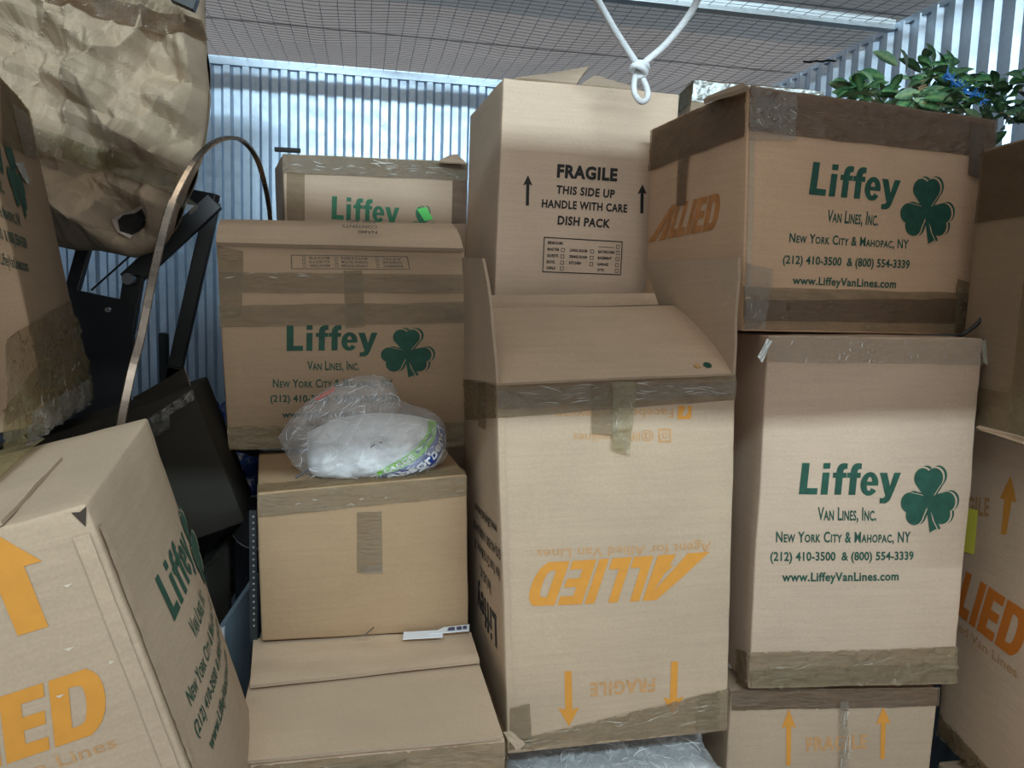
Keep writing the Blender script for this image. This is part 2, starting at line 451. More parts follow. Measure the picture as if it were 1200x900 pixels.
def sc(word):
    """first letter of each word large, the rest small capitals"""
    out = ''; first = True
    for ch in word:
        if ch.isalpha() and not first: out += '~' + ch.lower()
        else: out += ch
        first = ch in ' ' or (first and not ch.isalpha())
    return out
def rects(*rs):
    V = []; F = []
    for x0, y0, x1, y1 in rs: add_vf(V, F, [(x0, y0), (x1, y0), (x1, y1), (x0, y1)], [(0, 1, 2, 3)])
    return V, F
ARROW = ([(.27, 0), (.73, 0), (.73, .62), (1, .62), (.5, 1), (0, .62), (.27, .62)], [(0, 1, 2, 6), (3, 4, 5), (2, 3, 5, 6)])
ARROW_LONG = ([(.33, 0), (.67, 0), (.67, .7), (1, .66), (.5, 1), (0, .66), (.33, .7)], [(0, 1, 2, 6), (2, 3, 4), (6, 4, 5), (2, 4, 6)])
def hearts():
    V = []; F = []
    cx, cy = .46, .50
    for ang in (90, 90 + 116, 90 - 116):
        a = R_(ang); ux, uy = math.cos(a), math.sin(a)
        def P(l, t): return (cx + ux * l - uy * t, cy + uy * l + ux * t)
        for sd in (-1, 1):
            add_vf(V, F, [P(.315 + .150 * math.cos(k * math.pi / 12), sd * .105 + .150 * math.sin(k * math.pi / 12)) for k in range(24)], [tuple(range(24))])
        add_vf(V, F, [P(-.02, -.03), P(.20, -.20), P(.24, -.235), P(.40, 0), P(.24, .235), P(.20, .20), P(-.02, .03)], [tuple(range(7))])
    st2 = [(.43, .50), (.50, .50), (.515, .30), (.545, .18), (.62, .05), (.50, .0), (.475, .14), (.45, .30)]
    add_vf(V, F, st2, [tuple(range(len(st2)))])
    return V, F
def norm_vf(VF):
    V, F = VF
    x0, x1 = min(v[0] for v in V), max(v[0] for v in V); y0, y1 = min(v[1] for v in V), max(v[1] for v in V)
    return [((x - x0) / (x1 - x0), (y - y0) / (y1 - y0)) for x, y in V], F
HEARTS = norm_vf(hearts())
def sub(VF, x0, y0, x1, y1):
    return [(x0 + x * (x1 - x0), y0 + y * (y1 - y0)) for x, y in VF[0]], VF[1]
def shamrock(bx, face, quad, g='green'):
    bx.shape('shamrock_shadow', face, quad, sub(HEARTS, .07, .0, 1.0, 1.0), M[g], .0009)
    bx.shape('shamrock_outline', face, quad, sub(HEARTS, .01, -.015, .965, .985), bx.mat, .0013)
    bx.shape('shamrock', face, quad, sub(HEARTS, 0, 0, .93, .965), M[g], .0017)
def allied_vf():
    V = []; F = []
    sl = .055
    def q(pts): add_vf(V, F, [(x + sl * y, y) for x, y in pts], [tuple(range(len(pts)))])
    def r(x0, y0, x1, y1): q([(x0, y0), (x1, y0), (x1, y1), (x0, y1)])
    add_vf(V, F, [(0, 0), (.13, 0), (.305, .80), (.362, 1), (.285, 1)], [(0, 1, 2, 3, 4)])
    add_vf(V, F, [(.195, 0), (.30, 0), (.362, 1), (.31, .84)], [(0, 1, 2, 3)])
    q([(.19, .24), (.30, .24), (.30, .42), (.23, .42)])
    for x in (.325, .445):
        r(x, 0, x + .052, 1); r(x + .052, 0, x + .108, .25)
    r(.572, 0, .624, 1)
    r(.640, 0, .700, 1); r(.70, 0, .768, .2); r(.70, .4, .765, .6); r(.70, .8, .768, 1)
    r(.784, 0, .84, 1); r(.84, 0, .90, .2); r(.84, .8, .90, 1)
    n = 8
    for k in range(n):
        t0, t1 = -math.pi / 2 + math.pi * k / n, -math.pi / 2 + math.pi * (k + 1) / n
        o = lambda t: (.86 + .085 * max(0, math.cos(t)) ** .6, .5 + .5 * math.sin(t))
        i = lambda t: (.86 + .028 * max(0, math.cos(t)) ** .6, .5 + .3 * math.sin(t))
        q([o(t0), o(t1), i(t1), i(t0)])
    return V, F
ALLIED = norm_vf(allied_vf())
def rect_uv(bx, face, origin, x0, y0, x1, y1, rot=0.0, k=1.0):
    """metric rectangle around a face point, turned by rot, as face coordinates"""
    w, h = bx.wh(face); c, s = math.cos(rot), math.sin(rot)
    return [(origin[0] + k * (x * c - y * s) / w, origin[1] + k * (x * s + y * c) / h) for x, y in ((x0, y0), (x1, y0), (x1, y1), (x0, y1))]
def liffey_vf():
    V = []; F = []
    def q(*p): add_vf(V, F, p, [tuple(range(len(p)))])
    def r(a, b, c, d): q((a, b), (c, b), (c, d), (a, d))
    r(0, 0, .23, 1); r(.23, 0, .55, .2)
    r(.66, 0, .87, .70); r(.66, .82, .87, 1)
    for x in (.98, 1.42):
        r(x + .10, 0, x + .31, .72); r(x, .54, x + .10, .70); r(x + .31, .54, x + .42, .70)
        o = [(.10, .72), (.115, .84), (.16, .93), (.23, .985), (.33, 1.0), (.43, .99)]
        i = [(.31, .72), (.315, .76), (.33, .79), (.355, .81), (.39, .82), (.43, .81)]
        for k in range(5): q((x + o[k][0], o[k][1]), (x + i[k][0], i[k][1]), (x + i[k + 1][0], i[k + 1][1]), (x + o[k + 1][0], o[k + 1][1]))
    x = 1.86; n = 20
    for k in range(n):
        t0, t1 = (R_(-2 + 327 * (k + j) / n) for j in (0, 1))
        O = lambda t: (x + .28 + .28 * math.cos(t), .35 + .375 * math.sin(t)); I = lambda t: (x + .28 + .085 * math.cos(t), .35 + .22 * math.sin(t))
        q(I(t0), O(t0), O(t1), I(t1))
    r(x + .15, .30, x + .555, .42)
    x = 2.44
    q((x, .70), (x + .23, .70), (x + .405, .10), (x + .24, -.03)); q((x + .46, .70), (x + .68, .70), (x + .42, -.10), (x + .24, -.03), (x + .30, .05))
    q((x + .42, -.10), (x + .36, -.20), (x + .26, -.26), (x + .07, -.26), (x + .07, -.10), (x + .18, -.09), (x + .24, -.03))
    return V, F
_txt[('Liffey', 0, 1)] = norm_vf(liffey_vf())
LIF = [('Liffey', 0, 1, (0, 0, .213, .083)), (sc('Van Lines, Inc.'), .018, 1.04, (.04, -.043, .162, -.009)),
       (sc('New York City & Mahopac, ') + 'NY', .019, 1.08, (-.045, -.088, .235, -.061)),
       ('(212) 410-3500  & (800) 554-3339', .024, 1.02, (-.056, -.129, .242, -.103)),
       ('www.LiffeyVanLines.com', .026, 1.06, (-.033, -.172, .211, -.145))]
def liffey_print(bx, face, origin, rot=0.0, k=1.0, mat='green', emblem=True, lines=5):
    for t, b, sp, r in LIF[:lines]:
        bx.text(face, rect_uv(bx, face, origin, *r, rot, k), t, M[mat], b, space=sp)
    if emblem: shamrock(bx, face, rect_uv(bx, face, origin, .215, -.064, .337, .077, rot, k), mat)
def liffey_quads(bx, face, quads, em, mat='green'):
    for (t, b, sp, _), q in zip(LIF, quads):
        if q: bx.text(face, q, t, M[mat], b, space=sp)
    if em: shamrock(bx, face, em, mat)

# ------------------------------------------------------------------ the storage unit
BX0, BX1, BY, RX, CZ = -1.6, 1.84, 3.65, 1.84, 2.60
def steel_mat(name, col, rough, metal):
    m, nt, p = newmat(name)
    v = coords(nt)
    f, n = noise_ramp(nt, v, 40, .9, 1.08, 6, .7)
    nt.links.new(scaled_colour(nt, col, f), p.inputs['Base Color'])
    p.inputs['Metallic'].default_value = metal
    rr, _ = noise_ramp(nt, v, 25, rough - .06, rough + .08)
    nt.links.new(rr, p.inputs['Roughness'])
    return m
M['wall_steel'] = steel_mat('galvanised_wall_steel', (0.47, 0.565, 0.68), .36, .75)
M['beam_steel'] = steel_mat('galvanised_beam_steel', (0.62, 0.68, 0.72), .45, .4)
M['wire'] = steel_mat('mesh_wire', (0.10, 0.10, 0.105), .5, .3)
M['concrete'] = simple('concrete', (.20, .19, .175), .85, var=.2, scale=5)
PITCH, DEPTH = .080, .016
def corrugated(name, a, b, inward, z0, z1, mat, parent):
    """one corrugated sheet from a to b (plan points); ribs stand towards inward"""
    a = Vector((*a, 0)); b = Vector((*b, 0)); d = b - a; L = d.length; d.normalize(); n = Vector((*inward, 0))
    prof = []; x = 0.0
    while x < L - 1e-6:
        for fx, h in ((0, 0), (.34, 0), (.5, 1), (.84, 1)):
            xx = x + fx * PITCH
            if xx <= L: prof.append((xx, h * DEPTH))
        x += PITCH
    prof.append((L, 0))
    V = [a + d * x + n * h + Vector((0, 0, z)) for z in (z0, z1) for x, h in prof]
    k = len(prof)
    return mk(name, V, [(i, i + 1, k + i + 1, k + i) for i in range(k - 1)], mat, parent)
def seam_screws(parent, pts, n, mat):
    for p in pts:
        V, F = tube_vf([Vector(p), Vector(p) + Vector(n) * .004], .005, 8)
        mk('screw', V, F, mat, parent)
# back wall: a top channel with one sheet after another below it
wb = structure(slab('wall_back', (BX0, BY - .022, CZ - .035), (BX1, BY + .03, CZ), M['wall_steel']))
x = BX0; k = 0
PW = PITCH * 7
while x < BX1 - .01:
    x1 = min(x + PW, BX1)
    corrugated('panel', (x, BY), (x1, BY), (0, -1), 0, CZ - .02, M['wall_steel'], wb)
    if k:
        V, F = box_vf((x - .004, BY - .004 - .001, 0), (x + .012, BY - .001, CZ - .03))
        mk('seam', V, F, M['wall_steel'], wb)
        seam_screws(wb, [(x + .004, BY - .004, z) for z in (.4, 1.1, 1.8, 2.36)], (0, -1, 0), M['beam_steel'])
    x = x1; k += 1
wr = structure(slab('wall_right', (RX - .012, -.05, CZ - .02), (RX + .03, BY, CZ), M['wall_steel']))
y = -.05; k = 0
while y < BY - .01:
    y1 = min(y + PW, BY)
    corrugated('panel', (RX, y), (RX, y1), (-1, 0), 0, CZ - .01, M['wall_steel'], wr)
    if k:
        V, F = box_vf((RX - .005, y - .004, 0), (RX - .001, y + .012, CZ - .02))
        mk('seam', V, F, M['wall_steel'], wr)
    y = y1; k += 1
wl = structure(slab('wall_left', (BX0 - .03, -.05, CZ - .02), (BX0 + .012, BY, CZ), M['wall_steel']))
y = -.05
while y < BY - .01:
    y1 = min(y + PW, BY)
    corrugated('panel', (BX0, y), (BX0, y1), (1, 0), 0, CZ - .01, M['wall_steel'], wl)
    y = y1
structure(slab('floor', (-9, -9, -.08), (9, 8, 0), M['concrete']))
# door header and jambs, just behind the camera
wf = structure(slab('wall_front', (BX0 - .03, -.16, 2.29), (RX + .03, -.10, CZ), M['beam_steel']))
for xa, xb in ((BX0 - .03, -1.40), (1.60, RX + .03)):
    slab('jamb', (xa, -.16, 0), (xb, -.10, 2.29), M['beam_steel'], wf)
# wire mesh ceiling: sagging welded wires
def sag(x, y):
    e = min(1, (BY - y) / .4) * min(1, (RX - x) / .25) * min(1, max(0, abs(y - 2.55)) / .35)
    return CZ - .004 + e * (.012 * math.sin(x * 7.1 + y * 2) + .012 * mn.noise(Vector((x * 2.2, y * 2.2, 3))) - .018)
V = []; F = []
for i in range(int((RX - BX0) / .058)):
    xx = BX0 + .058 * i
    P = [Vector((xx + .004 * mn.noise(Vector((xx * 9, t * .3, 1))), -.05 + (BY + .05) * t / 24, 0)) for t in range(25)]
    for p in P: p.z = sag(p.x, p.y)
    add_vf(V, F, *tube_vf(P, .0011, 4, False))
for i in range(int((BY + .05) / .03)):
    yy = -.05 + .03 * i
    P = [Vector((BX0 + (RX - BX0) * t / 24, yy + .003 * mn.noise(Vector((t * .3, yy * 9, 1))), 0)) for t in range(25)]
    for p in P: p.z = sag(p.x, p.y) + .0016
    add_vf(V, F, *tube_vf(P, .0008, 4, False))
structure(mk('ceiling', V, F, M['wire']))
# galvanised beam that carries the mesh
bmv, bmf = [], []
add_vf(bmv, bmf, *box_vf((BX0, 2.52, 2.580), (RX - .01, 2.56, 2.612)))
add_vf(bmv, bmf, *box_vf((BX0, 2.55, 2.612), (RX - .01, 2.56, 2.628)))
structure(mk('trim_1', bmv, bmf, M['beam_steel']))
# the warehouse roof far above the mesh
M['roof'] = simple('roof_deck', (.052, .062, .072), .8, var=.08, scale=1.2)
M['roof_pink'] = simple('far_roof_deck', (.105, .096, .098), .8, var=.08, scale=1.2)
M['roof_purlin'] = simple('roof_purlin', (.10, .108, .12), .7, var=.05)
rf = structure(slab('trim_2', (-9, 11.9, 4.36), (9, 12.05, 4.5), M['roof_purlin']))
for i in range(21):
    mat = M['roof'] if i < 17 else M['roof_pink']
    slab('roof_panel', (-9, -9 + i, 4.45 + .01 * (i % 2)), (9, -8 + i - .01, 4.49 + .01 * (i % 2)), mat, rf)
slab('purlin', (-.28, 1.5, 4.30), (-.08, 6.4, 4.45), M['roof_purlin'], rf)

# ------------------------------------------------------------------ boxes, middle stacks
def card(k=1.0, seed=0.0, r=1.0, g=1.0, b=1.0): return cardboard('cardboard', tint(k, r, g, b), seed)
def std_allied(bx, face, origin, rot, mat, faint, k=1.0):
    bx.shape('company_logo', face, rect_uv(bx, face, origin, 0, 0, .334, .079, rot, k), ALLIED, M[mat])
    bx.text(face, rect_uv(bx, face, origin, -.005, -.030, .325, -.010, rot, k), 'Agent for Allied Van Lines', M[faint], .0)

# tall carton, upside down, flaps open
t = Carton('tall', 'tall cardboard box standing upside down with open top flaps and inverted orange lettering', card(1.03, 1), top=False, bulge={'front': .006, 'left': .006})
f = 'front'
t.shape('company_logo', f, [(0.8959, 0.5119), (0.127, 0.5154), (0.1012, 0.3992), (0.8805, 0.3867)], ALLIED, M['orange'])
t.text(f, [(0.9025, 0.5471), (0.1462, 0.5582), (0.1451, 0.5261), (0.8998, 0.5117)], 'Agent for Allied Van Lines', M['orange_faint'], .004)
t.text(f, [(0.6541, 0.1746), (0.3628, 0.1772), (0.3621, 0.1371), (0.6546, 0.134)], 'FRAGILE', M['orange_faint'], .035, space=1.15)
t.shape('arrow_mark', f, [(0.3109, 0.2131), (0.2219, 0.2159), (0.2212, 0.0632), (0.3153, 0.0596)], ARROW_LONG, M['orange'])
t.shape('arrow_mark', f, [(0.7909, 0.2123), (0.6965, 0.2151), (0.691, 0.0649), (0.7906, 0.0612)], ARROW_LONG, M['orange'])
t.shape('square_icon', f, [(0.8079, 0.9161), (0.7486, 0.9177), (0.7456, 0.8807), (0.8051, 0.8814)], rects((0, 0, 1, 1)), M['orange'])
t.text(f, [(0.793, 0.9165), (0.7671, 0.9172), (0.764, 0.8895), (0.79, 0.8887)], 'f', t.mat, .05, h=.0017, name='icon_letter')
t.text(f, [(0.7265, 0.9183), (0.231, 0.9245), (0.2303, 0.8951), (0.7271, 0.8858)], 'Facebook/liffeyvan', M['orange_faint'], .008)
ringv = rects((.0, .0, 1, .14), (0, .86, 1, 1), (0, .14, .14, .86), (.86, .14, 1, .86), (.3, .3, .7, .38), (.3, .62, .7, .7), (.3, .38, .38, .62), (.62, .38, .7, .62), (.74, .74, .82, .82))
t.shape('camera_icon', f, [(0.7165, 0.856), (0.6613, 0.8576), (0.6617, 0.8205), (0.7171, 0.8188)], ringv, M['orange_faint'])
t.text(f, [(0.6393, 0.8559), (0.3026, 0.8612), (0.3019, 0.8293), (0.6396, 0.8235)], '@liffeyvanlines', M['orange_faint'], .004)
liffey_print(t, 'left', (.87, .375), math.pi, 1.0, 'black', emblem=False)
t.tape(f, [(0.0021, 0.9038), (0.9993, 0.9276), (1.0002, 0.9953), (0.0031, 0.9955)], 'tape', wr=.0016)
t.tape(f, [(0.0032, 0.9262), (0.9987, 0.9416), (1.001, 0.9766), (0.0025, 0.9821)], 'tape_clear', h=.0035, wr=.002)
t.tape(f, [(0.3765, 0.8521), (0.4834, 0.8398), (0.4911, 0.9861), (0.3783, 0.9888)], 'tape', h=.0045, wr=.001)
t.tape(f, [(0.4581, 0.8084), (0.5302, 0.7923), (0.566, 0.9867), (0.4628, 0.9891)], 'tape_olive', h=.006, wr=.002)
t.tape('left', [(0.1313, 0.8595), (1.0123, 0.9044), (1.0173, 0.9913), (0.0331, 0.9944)], 'tape', wr=.0014)
t.tape(f, [(0.0044, 0.0138), (0.9998, 0.0049), (0.9986, 0.1237), (0.0092, 0.0369)], 'tape', wr=.004)
t.tape(f, [(0.0087, 0.0276), (0.1046, 0.0307), (0.098, 0.139), (0.0137, 0.1302)], 'tape', h=.004, wr=.002)
t.tape(f, [(0.8483, 0.0118), (0.9584, 0.0099), (0.954, 0.1214), (0.8494, 0.1082)], 'tape', h=.005, wr=.003)
t.flap([(0.2318, 1.315, 1.4514),(0.6818, 1.315, 1.4747),(0.6918, 1.53, 1.5964),(0.2531, 1.53, 1.5788)], bend=.006, label='inner flap sloping up and back')
t.flap([(0.2697, 1.63, 1.5756),(0.7022, 1.63, 1.5971),(0.6887, 1.65, 1.6233),(0.274, 1.65, 1.6047)], label='back flap in shadow')
t.flap([(0.2289, 1.74, 1.4145),(0.2294, 1.31, 1.4519),(0.2027, 1.33, 1.6663),(0.216, 1.72, 1.6858)], bend=-.004, label='left flap standing up')
t.flap([(0.6792, 1.31, 1.4752),(.712,1.62,1.45),(0.603, 1.6, 1.6886),(0.6501, 1.262, 1.6841)], bend=.0, label='right flap standing up and leaning')
t.tape('left', [(.55,.86),(.75,.86),(.75,.99),(.55,.99)], 'tape', wr=.001)
dv, df = [], []
for k_, (cx_, cy_) in enumerate(((.5, .5),)):
    dv = [(.5 + .5 * math.cos(a * math.pi / 8), .5 + .5 * math.sin(a * math.pi / 8)) for a in range(16)]; df = [tuple(range(16))]
def spot(name, c, r, mat, nrm):
    V_, F_ = tube_vf([Vector(c), Vector(c) + Vector(nrm) * .0012], r, 14)
    o = mk(name, V_, F_, mat, t.root); o.matrix_parent_inverse = t.inv
    return o
spot('ink_spot', (0.6343, 1.335, 1.4865), .008, M['green'], (0, -.55, .83))
spot('ink_spot', (0.613, 1.333, 1.4848), .006, M['orange_faint'], (0, -.55, .83))

M['joint'] = card(.98, 2)
t.tape(f, [(.004, .02), (.030, .02), (.030, .93), (.004, .93)], 'joint', h=.0022, wr=.0003, name='glue_joint')
# dish pack carton behind it
d = Carton('dish', 'pale cardboard box printed FRAGILE in black, behind the tall inverted box', card(1.34, 5, g=1.03, b=1.10), bulge={'front': .003, 'left': .002})
d.text(f, [(0.3143, 0.677), (0.6595, 0.6776), (0.66, 0.724), (0.3152, 0.7256)], 'FRAGILE', M['black'], .05, space=1.1)
d.text(f, [(0.3139, 0.6223), (0.6498, 0.618), (0.6518, 0.6488), (0.3164, 0.652)], 'THIS SIDE UP', M['black'], .038, space=1.1)
d.text(f, [(0.2378, 0.5712), (0.7297, 0.5701), (0.7292, 0.6001), (0.2389, 0.6008)], 'HANDLE WITH CARE', M['black'], .038, space=1.1)
d.text(f, [(0.3303, 0.5142), (0.6325, 0.5118), (0.6345, 0.5431), (0.3325, 0.5469)], 'DISH PACK', M['black'], .038, space=1.1)
d.shape('arrow_mark', f, [(0.1339, 0.5742), (0.1836, 0.576), (0.1806, 0.6809), (0.1288, 0.6788)], ARROW_LONG, M['black'])
d.shape('arrow_mark', f, [(0.7903, 0.5707), (0.8434, 0.5726), (0.8376, 0.6757), (0.7822, 0.6735)], ARROW_LONG, M['black'])
fr = [(0.2584, 0.3447), (0.714, 0.3453), (0.7122, 0.4673), (0.2585, 0.4699)]
d.shape('label_frame', f, fr, rects((0, 0, 1, .03), (0, .97, 1, 1), (0, 0, .011, 1), (.989, 0, 1, 1)), M['black'])
def inq(q, x0, y0, x1, y1):
    def b(x, y):
        w_ = [(1 - x) * (1 - y), x * (1 - y), x * y, (1 - x) * y]
        return (sum(k * p[0] for k, p in zip(w_, q)), sum(k * p[1] for k, p in zip(w_, q)))
    return [b(x0, y0), b(x1, y0), b(x1, y1), b(x0, y1)]
BOXY = rects((0, 0, 1, .14), (0, .86, 1, 1), (0, 0, .14, 1), (.86, 0, 1, 1))
for s_, x0, y0, w_ in (('BEDROOMS', .05, .80, .19), ('MASTER', .05, .62, .15), ('GUESTS', .05, .44, .14), ('BOYS', .05, .26, .10), ('GIRLS', .05, .09, .11),
                       ('LIVING ROOM', .33, .62, .22), ('DINING ROOM', .33, .44, .22), ('KITCHEN', .33, .26, .15),
                       ('BATHROOMS', .69, .62, .21), ('BASEMENT', .69, .44, .18), ('GARAGE', .69, .26, .14), ('ATTIC', .69, .09, .09)):
    d.text(f, inq(fr, x0, y0, x0 + w_, y0 + .085), s_, M['black'], .03)
for x0, y0 in ((.22, .60), (.22, .42), (.22, .24), (.22, .07), (.59, .60), (.59, .42), (.59, .24), (.92, .78), (.92, .60), (.92, .42), (.92, .24), (.92, .07)):
    d.shape('tick_box', f, inq(fr, x0, y0, x0 + .045, y0 + .11), BOXY, M['black'])
d.shape('write_line', f, inq(fr, .69, .80, .89, .815), rects((0, 0, 1, 1)), M['black'])
d.flap([(0.3609, 1.93, 2.1393),(0.5274, 1.95, 2.1459),(0.5998, 2.1, 2.2331),(0.5157, 2.25, 2.2485)], label='left end of a loose top flap')
d.flap([(0.5408, 1.95, 2.1449),(0.7076, 1.97, 2.1464),(0.7454, 2.2, 2.2233),(0.6471, 2.2, 2.2413)], label='right end of a loose top flap')

# middle left stack
lo = Carton('lower', 'low cardboard box with two plain closed top flaps, below the brown box', card(1.32, 11), bulge={'top': -.002})
lo.flap([lo.root.matrix_world @ Vector((0, 0, 0))] * 4 if False else [(-0.1867, 1.1377, 0.896),(0.23, 1.1472, 0.896),(0.2298, 1.4157, 0.89),(-0.1953, 1.3756, 0.89)], t=.005, label='front half of the closed top')
lo.flap([(-0.1896, 1.3562, 0.903),(0.2283, 1.3964, 0.903),(0.2302, 1.5293, 0.9),(-0.2102, 1.5556, 0.9)], t=.006, wave=.003, label='back half of the closed top, lapping over the front half')
lo.tape(f, [(0, .55), (1, .55), (1, .995), (0, .995)], 'tape', wr=.003)
lo.tape(f, [(.3, .2), (.62, .2), (.62, .97), (.3, .97)], 'tape', h=.005, wr=.002)
lo.tape('right', [(0, .6), (.9, .6), (.9, .99), (0, .99)], 'tape', wr=.002)
lo.flap([(0.2324, 1.16, 0.8955),(0.254, 1.15, 0.8672),(0.2679, 1.15, 0.8778),(0.2458, 1.17, 0.8915)], M['silver_tape'] and M['edge'], name='tape_tail', t=.001, label='loose end of torn tape')
br = Carton('brown', 'plain medium brown cardboard box with a clear tape band along its top front edge', card(.78, 17, r=1.05, g=.95, b=.80), bulge={'front': .004, 'top': .002})
br.tape(f, [(0.0045, 0.8423), (0.9989, 0.8717), (1, 0.9947), (0.0037, 0.9939)], 'tape', wr=.001)
br.tape(f, [(0.4505, 0.4318), (0.5736, 0.4311), (0.575, 0.8198), (0.4565, 0.8221)], 'tape', wr=.0004)
br.tape(f, [(0.4708, 0.4242), (0.5776, 0.4195), (0.5743, 0.476), (0.4715, 0.4749)], 'tape_clear', h=.003, wr=.0004)
br.tape('top', [(0, 0.0), (1, 0.0), (1, .16), (0, .16)], 'tape', wr=.001)
mi = Carton('mid', 'wide brown box with green lettering and taped bands, behind the towel bag', card(.80, 23, r=1.02, g=.97, b=.9), bulge={'front': .006, 'left': .003})
liffey_quads(mi, f, [[(0.2459, 0.4501), (0.6105, 0.4513), (0.6196, 0.6076), (0.252, 0.6093)], [(0.3247, 0.3782), (0.5361, 0.3724), (0.5376, 0.428), (0.3266, 0.4327)],
    [(0.186, 0.2976), (0.6752, 0.2801), (0.6763, 0.331), (0.188, 0.3461)], [(0.1729, 0.2218), (0.6991, 0.199), (0.7002, 0.248), (0.1748, 0.2684)], [(0.216, 0.143), (0.6462, 0.121), (0.6472, 0.1656), (0.2177, 0.1857)]],
    [(0.6258, 0.3414), (0.8612, 0.3342), (0.8649, 0.5931), (0.6318, 0.5945)])
lf = [(0.7522, 0.9557), (0.2799, 0.9505), (0.279, 0.8828), (0.7618, 0.8893)]
mi.shape('label_frame', f, lf, rects((0, 0, 1, .05), (0, .95, 1, 1), (0, 0, .008, 1), (.992, 0, 1, 1)), M['ink_faint'])
for r_, (s0, s1, s2) in enumerate((('ATTIC', 'KITCHEN', 'BOYS'), ('GARAGE', 'DINING ROOM', 'GUESTS'), ('BASEMENT', 'LIVING ROOM', 'MASTER'))):
    for x0, s_, w_ in ((.06, s0, .17), (.36, s1, .22), (.68, s2, .17)):
        mi.text(f, inq(lf, x0, .12 + .27 * r_, x0 + w_, .30 + .27 * r_), s_, M['ink_faint'], .02)
        mi.shape('tick_box', f, inq(lf, x0 + w_ + .03, .10 + .27 * r_, x0 + w_ + .055, .32 + .27 * r_), BOXY, M['ink_faint'])
for q_, m_, w_ in (([(-0.002, 0.7643), (0.9904, 0.7707), (0.9913, 0.868), (-0.0003, 0.8647)], 'tape', .001), ([(-0.0069, 0.5984), (0.9927, 0.6192), (0.9937, 0.7263), (-0.0049, 0.7038)], 'tape', .0006),
               ([(0.4871, 0.5954), (0.568, 0.6035), (0.5614, 0.8849), (0.485, 0.879)], 'tape', .0005), ([(-0.0019, 0.6349), (0.0791, 0.647), (0.0996, 0.9594), (0.0026, 0.9882)], 'tape', .001),
               ([(0.0002, 0.0042), (0.9904, -0.0427), (0.9917, 0.0917), (-0.0009, 0.1183)], 'tape_olive', .0012), ([(0.9064, 0.6328), (0.9816, 0.6371), (0.9821, 0.6906), (0.9071, 0.6904)], 'tape', .0004)):
    mi.tape(f, q_, m_, wr=w_)
mi.flap([(-0.3108, 1.77, 1.6997),(0.2295, 1.8, 1.7115),(0.2049, 1.84, 1.7705),(-0.3083, 1.82, 1.7532)], card(1.0, 24), t=.012, bend=.012, wave=.004, label='torn top flap folded up with frayed edge')
def plane_text(parent, inv, corners, string, mat, bold=.01, lift=.0015, name='lettering'):
    cs = [inv @ Vector(c) for c in corners]
    n = (cs[1] - cs[0]).cross(cs[3] - cs[0]).normalized()
    V, F = text_vf(string, bold)
    P = [cs[0] * (1 - x) * (1 - y) + cs[1] * x * (1 - y) + cs[2] * x * y + cs[3] * (1 - x) * y + n * lift for x, y in V]
    return mk(name, P, F, mat, parent)
plane_text(mi.root, mi.inv, [(0.0274, 1.785, 1.7562),(-0.0345, 1.785, 1.755),(-0.0344, 1.78, 1.7481),(0.0274, 1.78, 1.7491)], 'REG. NO', M['ink_faint'], .02, .013)
plane_text(mi.root, mi.inv, [(0.0312, 1.778, 1.7457),(-0.0455, 1.778, 1.7446),(-0.0454, 1.775, 1.7378),(0.0312, 1.775, 1.7389)], 'CONTENTS', M['ink_faint'], .02, .013)
plane_text(mi.root, mi.inv, [(0.0312, 1.772, 1.7355),(-0.0119, 1.772, 1.735),(-0.0118, 1.77, 1.7281),(0.0312, 1.77, 1.7286)], 'NAME', M['ink_faint'], .02, .013)
bl = Carton('backliffey', 'box with green lettering and bright green sticker, by the back wall', card(1.0, 29, b=1.05), bulge={'front': .004})
liffey_quads(bl, f, [[(0.2379, 0.586), (0.6036, 0.5728), (0.6101, 0.7418), (0.2465, 0.7607)]], [(0.6601, 0.4562), (0.8166, 0.4472), (0.8173, 0.7165), (0.6671, 0.7225)], 'green2')
M['sticker_green'] = simple('bright_green_sticker', (.12, .72, .16), .5, var=.05)
bl.shape('sticker', f, [(0.7485, 0.6239), (0.7974, 0.6358), (0.7587, 0.7094), (0.7054, 0.6973)], rects((0, 0, 1, 1)), M['sticker_green'], .003, 'bright green sticker')
bl.tape(f, [(-0.0037, 0.8864), (1.0005, 0.8831), (1, 1), (-0, 1)], 'tape_clear', wr=.003)
bl.tape(f, [(-0.0037, 0.8864), (1.0005, 0.8831), (1, 0.9947), (-0.0002, 0.9951)], 'tape', h=.0018, wr=.001)
bl.tape(f, [(0.0083, 0.5912), (0.1001, 0.5933), (0.1086, 0.8914), (0.0179, 0.8923)], 'tape', wr=.0005)
bl.tape(f, [(0.9062, 0.6114), (0.9915, 0.6133), (0.9955, 0.8829), (0.9109, 0.8847)], 'tape_dark', wr=.0005)
bl.flap([(0.2097, 2.3, 1.9895),(0.2975, 2.3, 1.9902),(0.2739, 2.34, 2.02),(0.2535, 2.34, 2.0186)], name='torn_flap', t=.004, label='torn corner of a top flap')

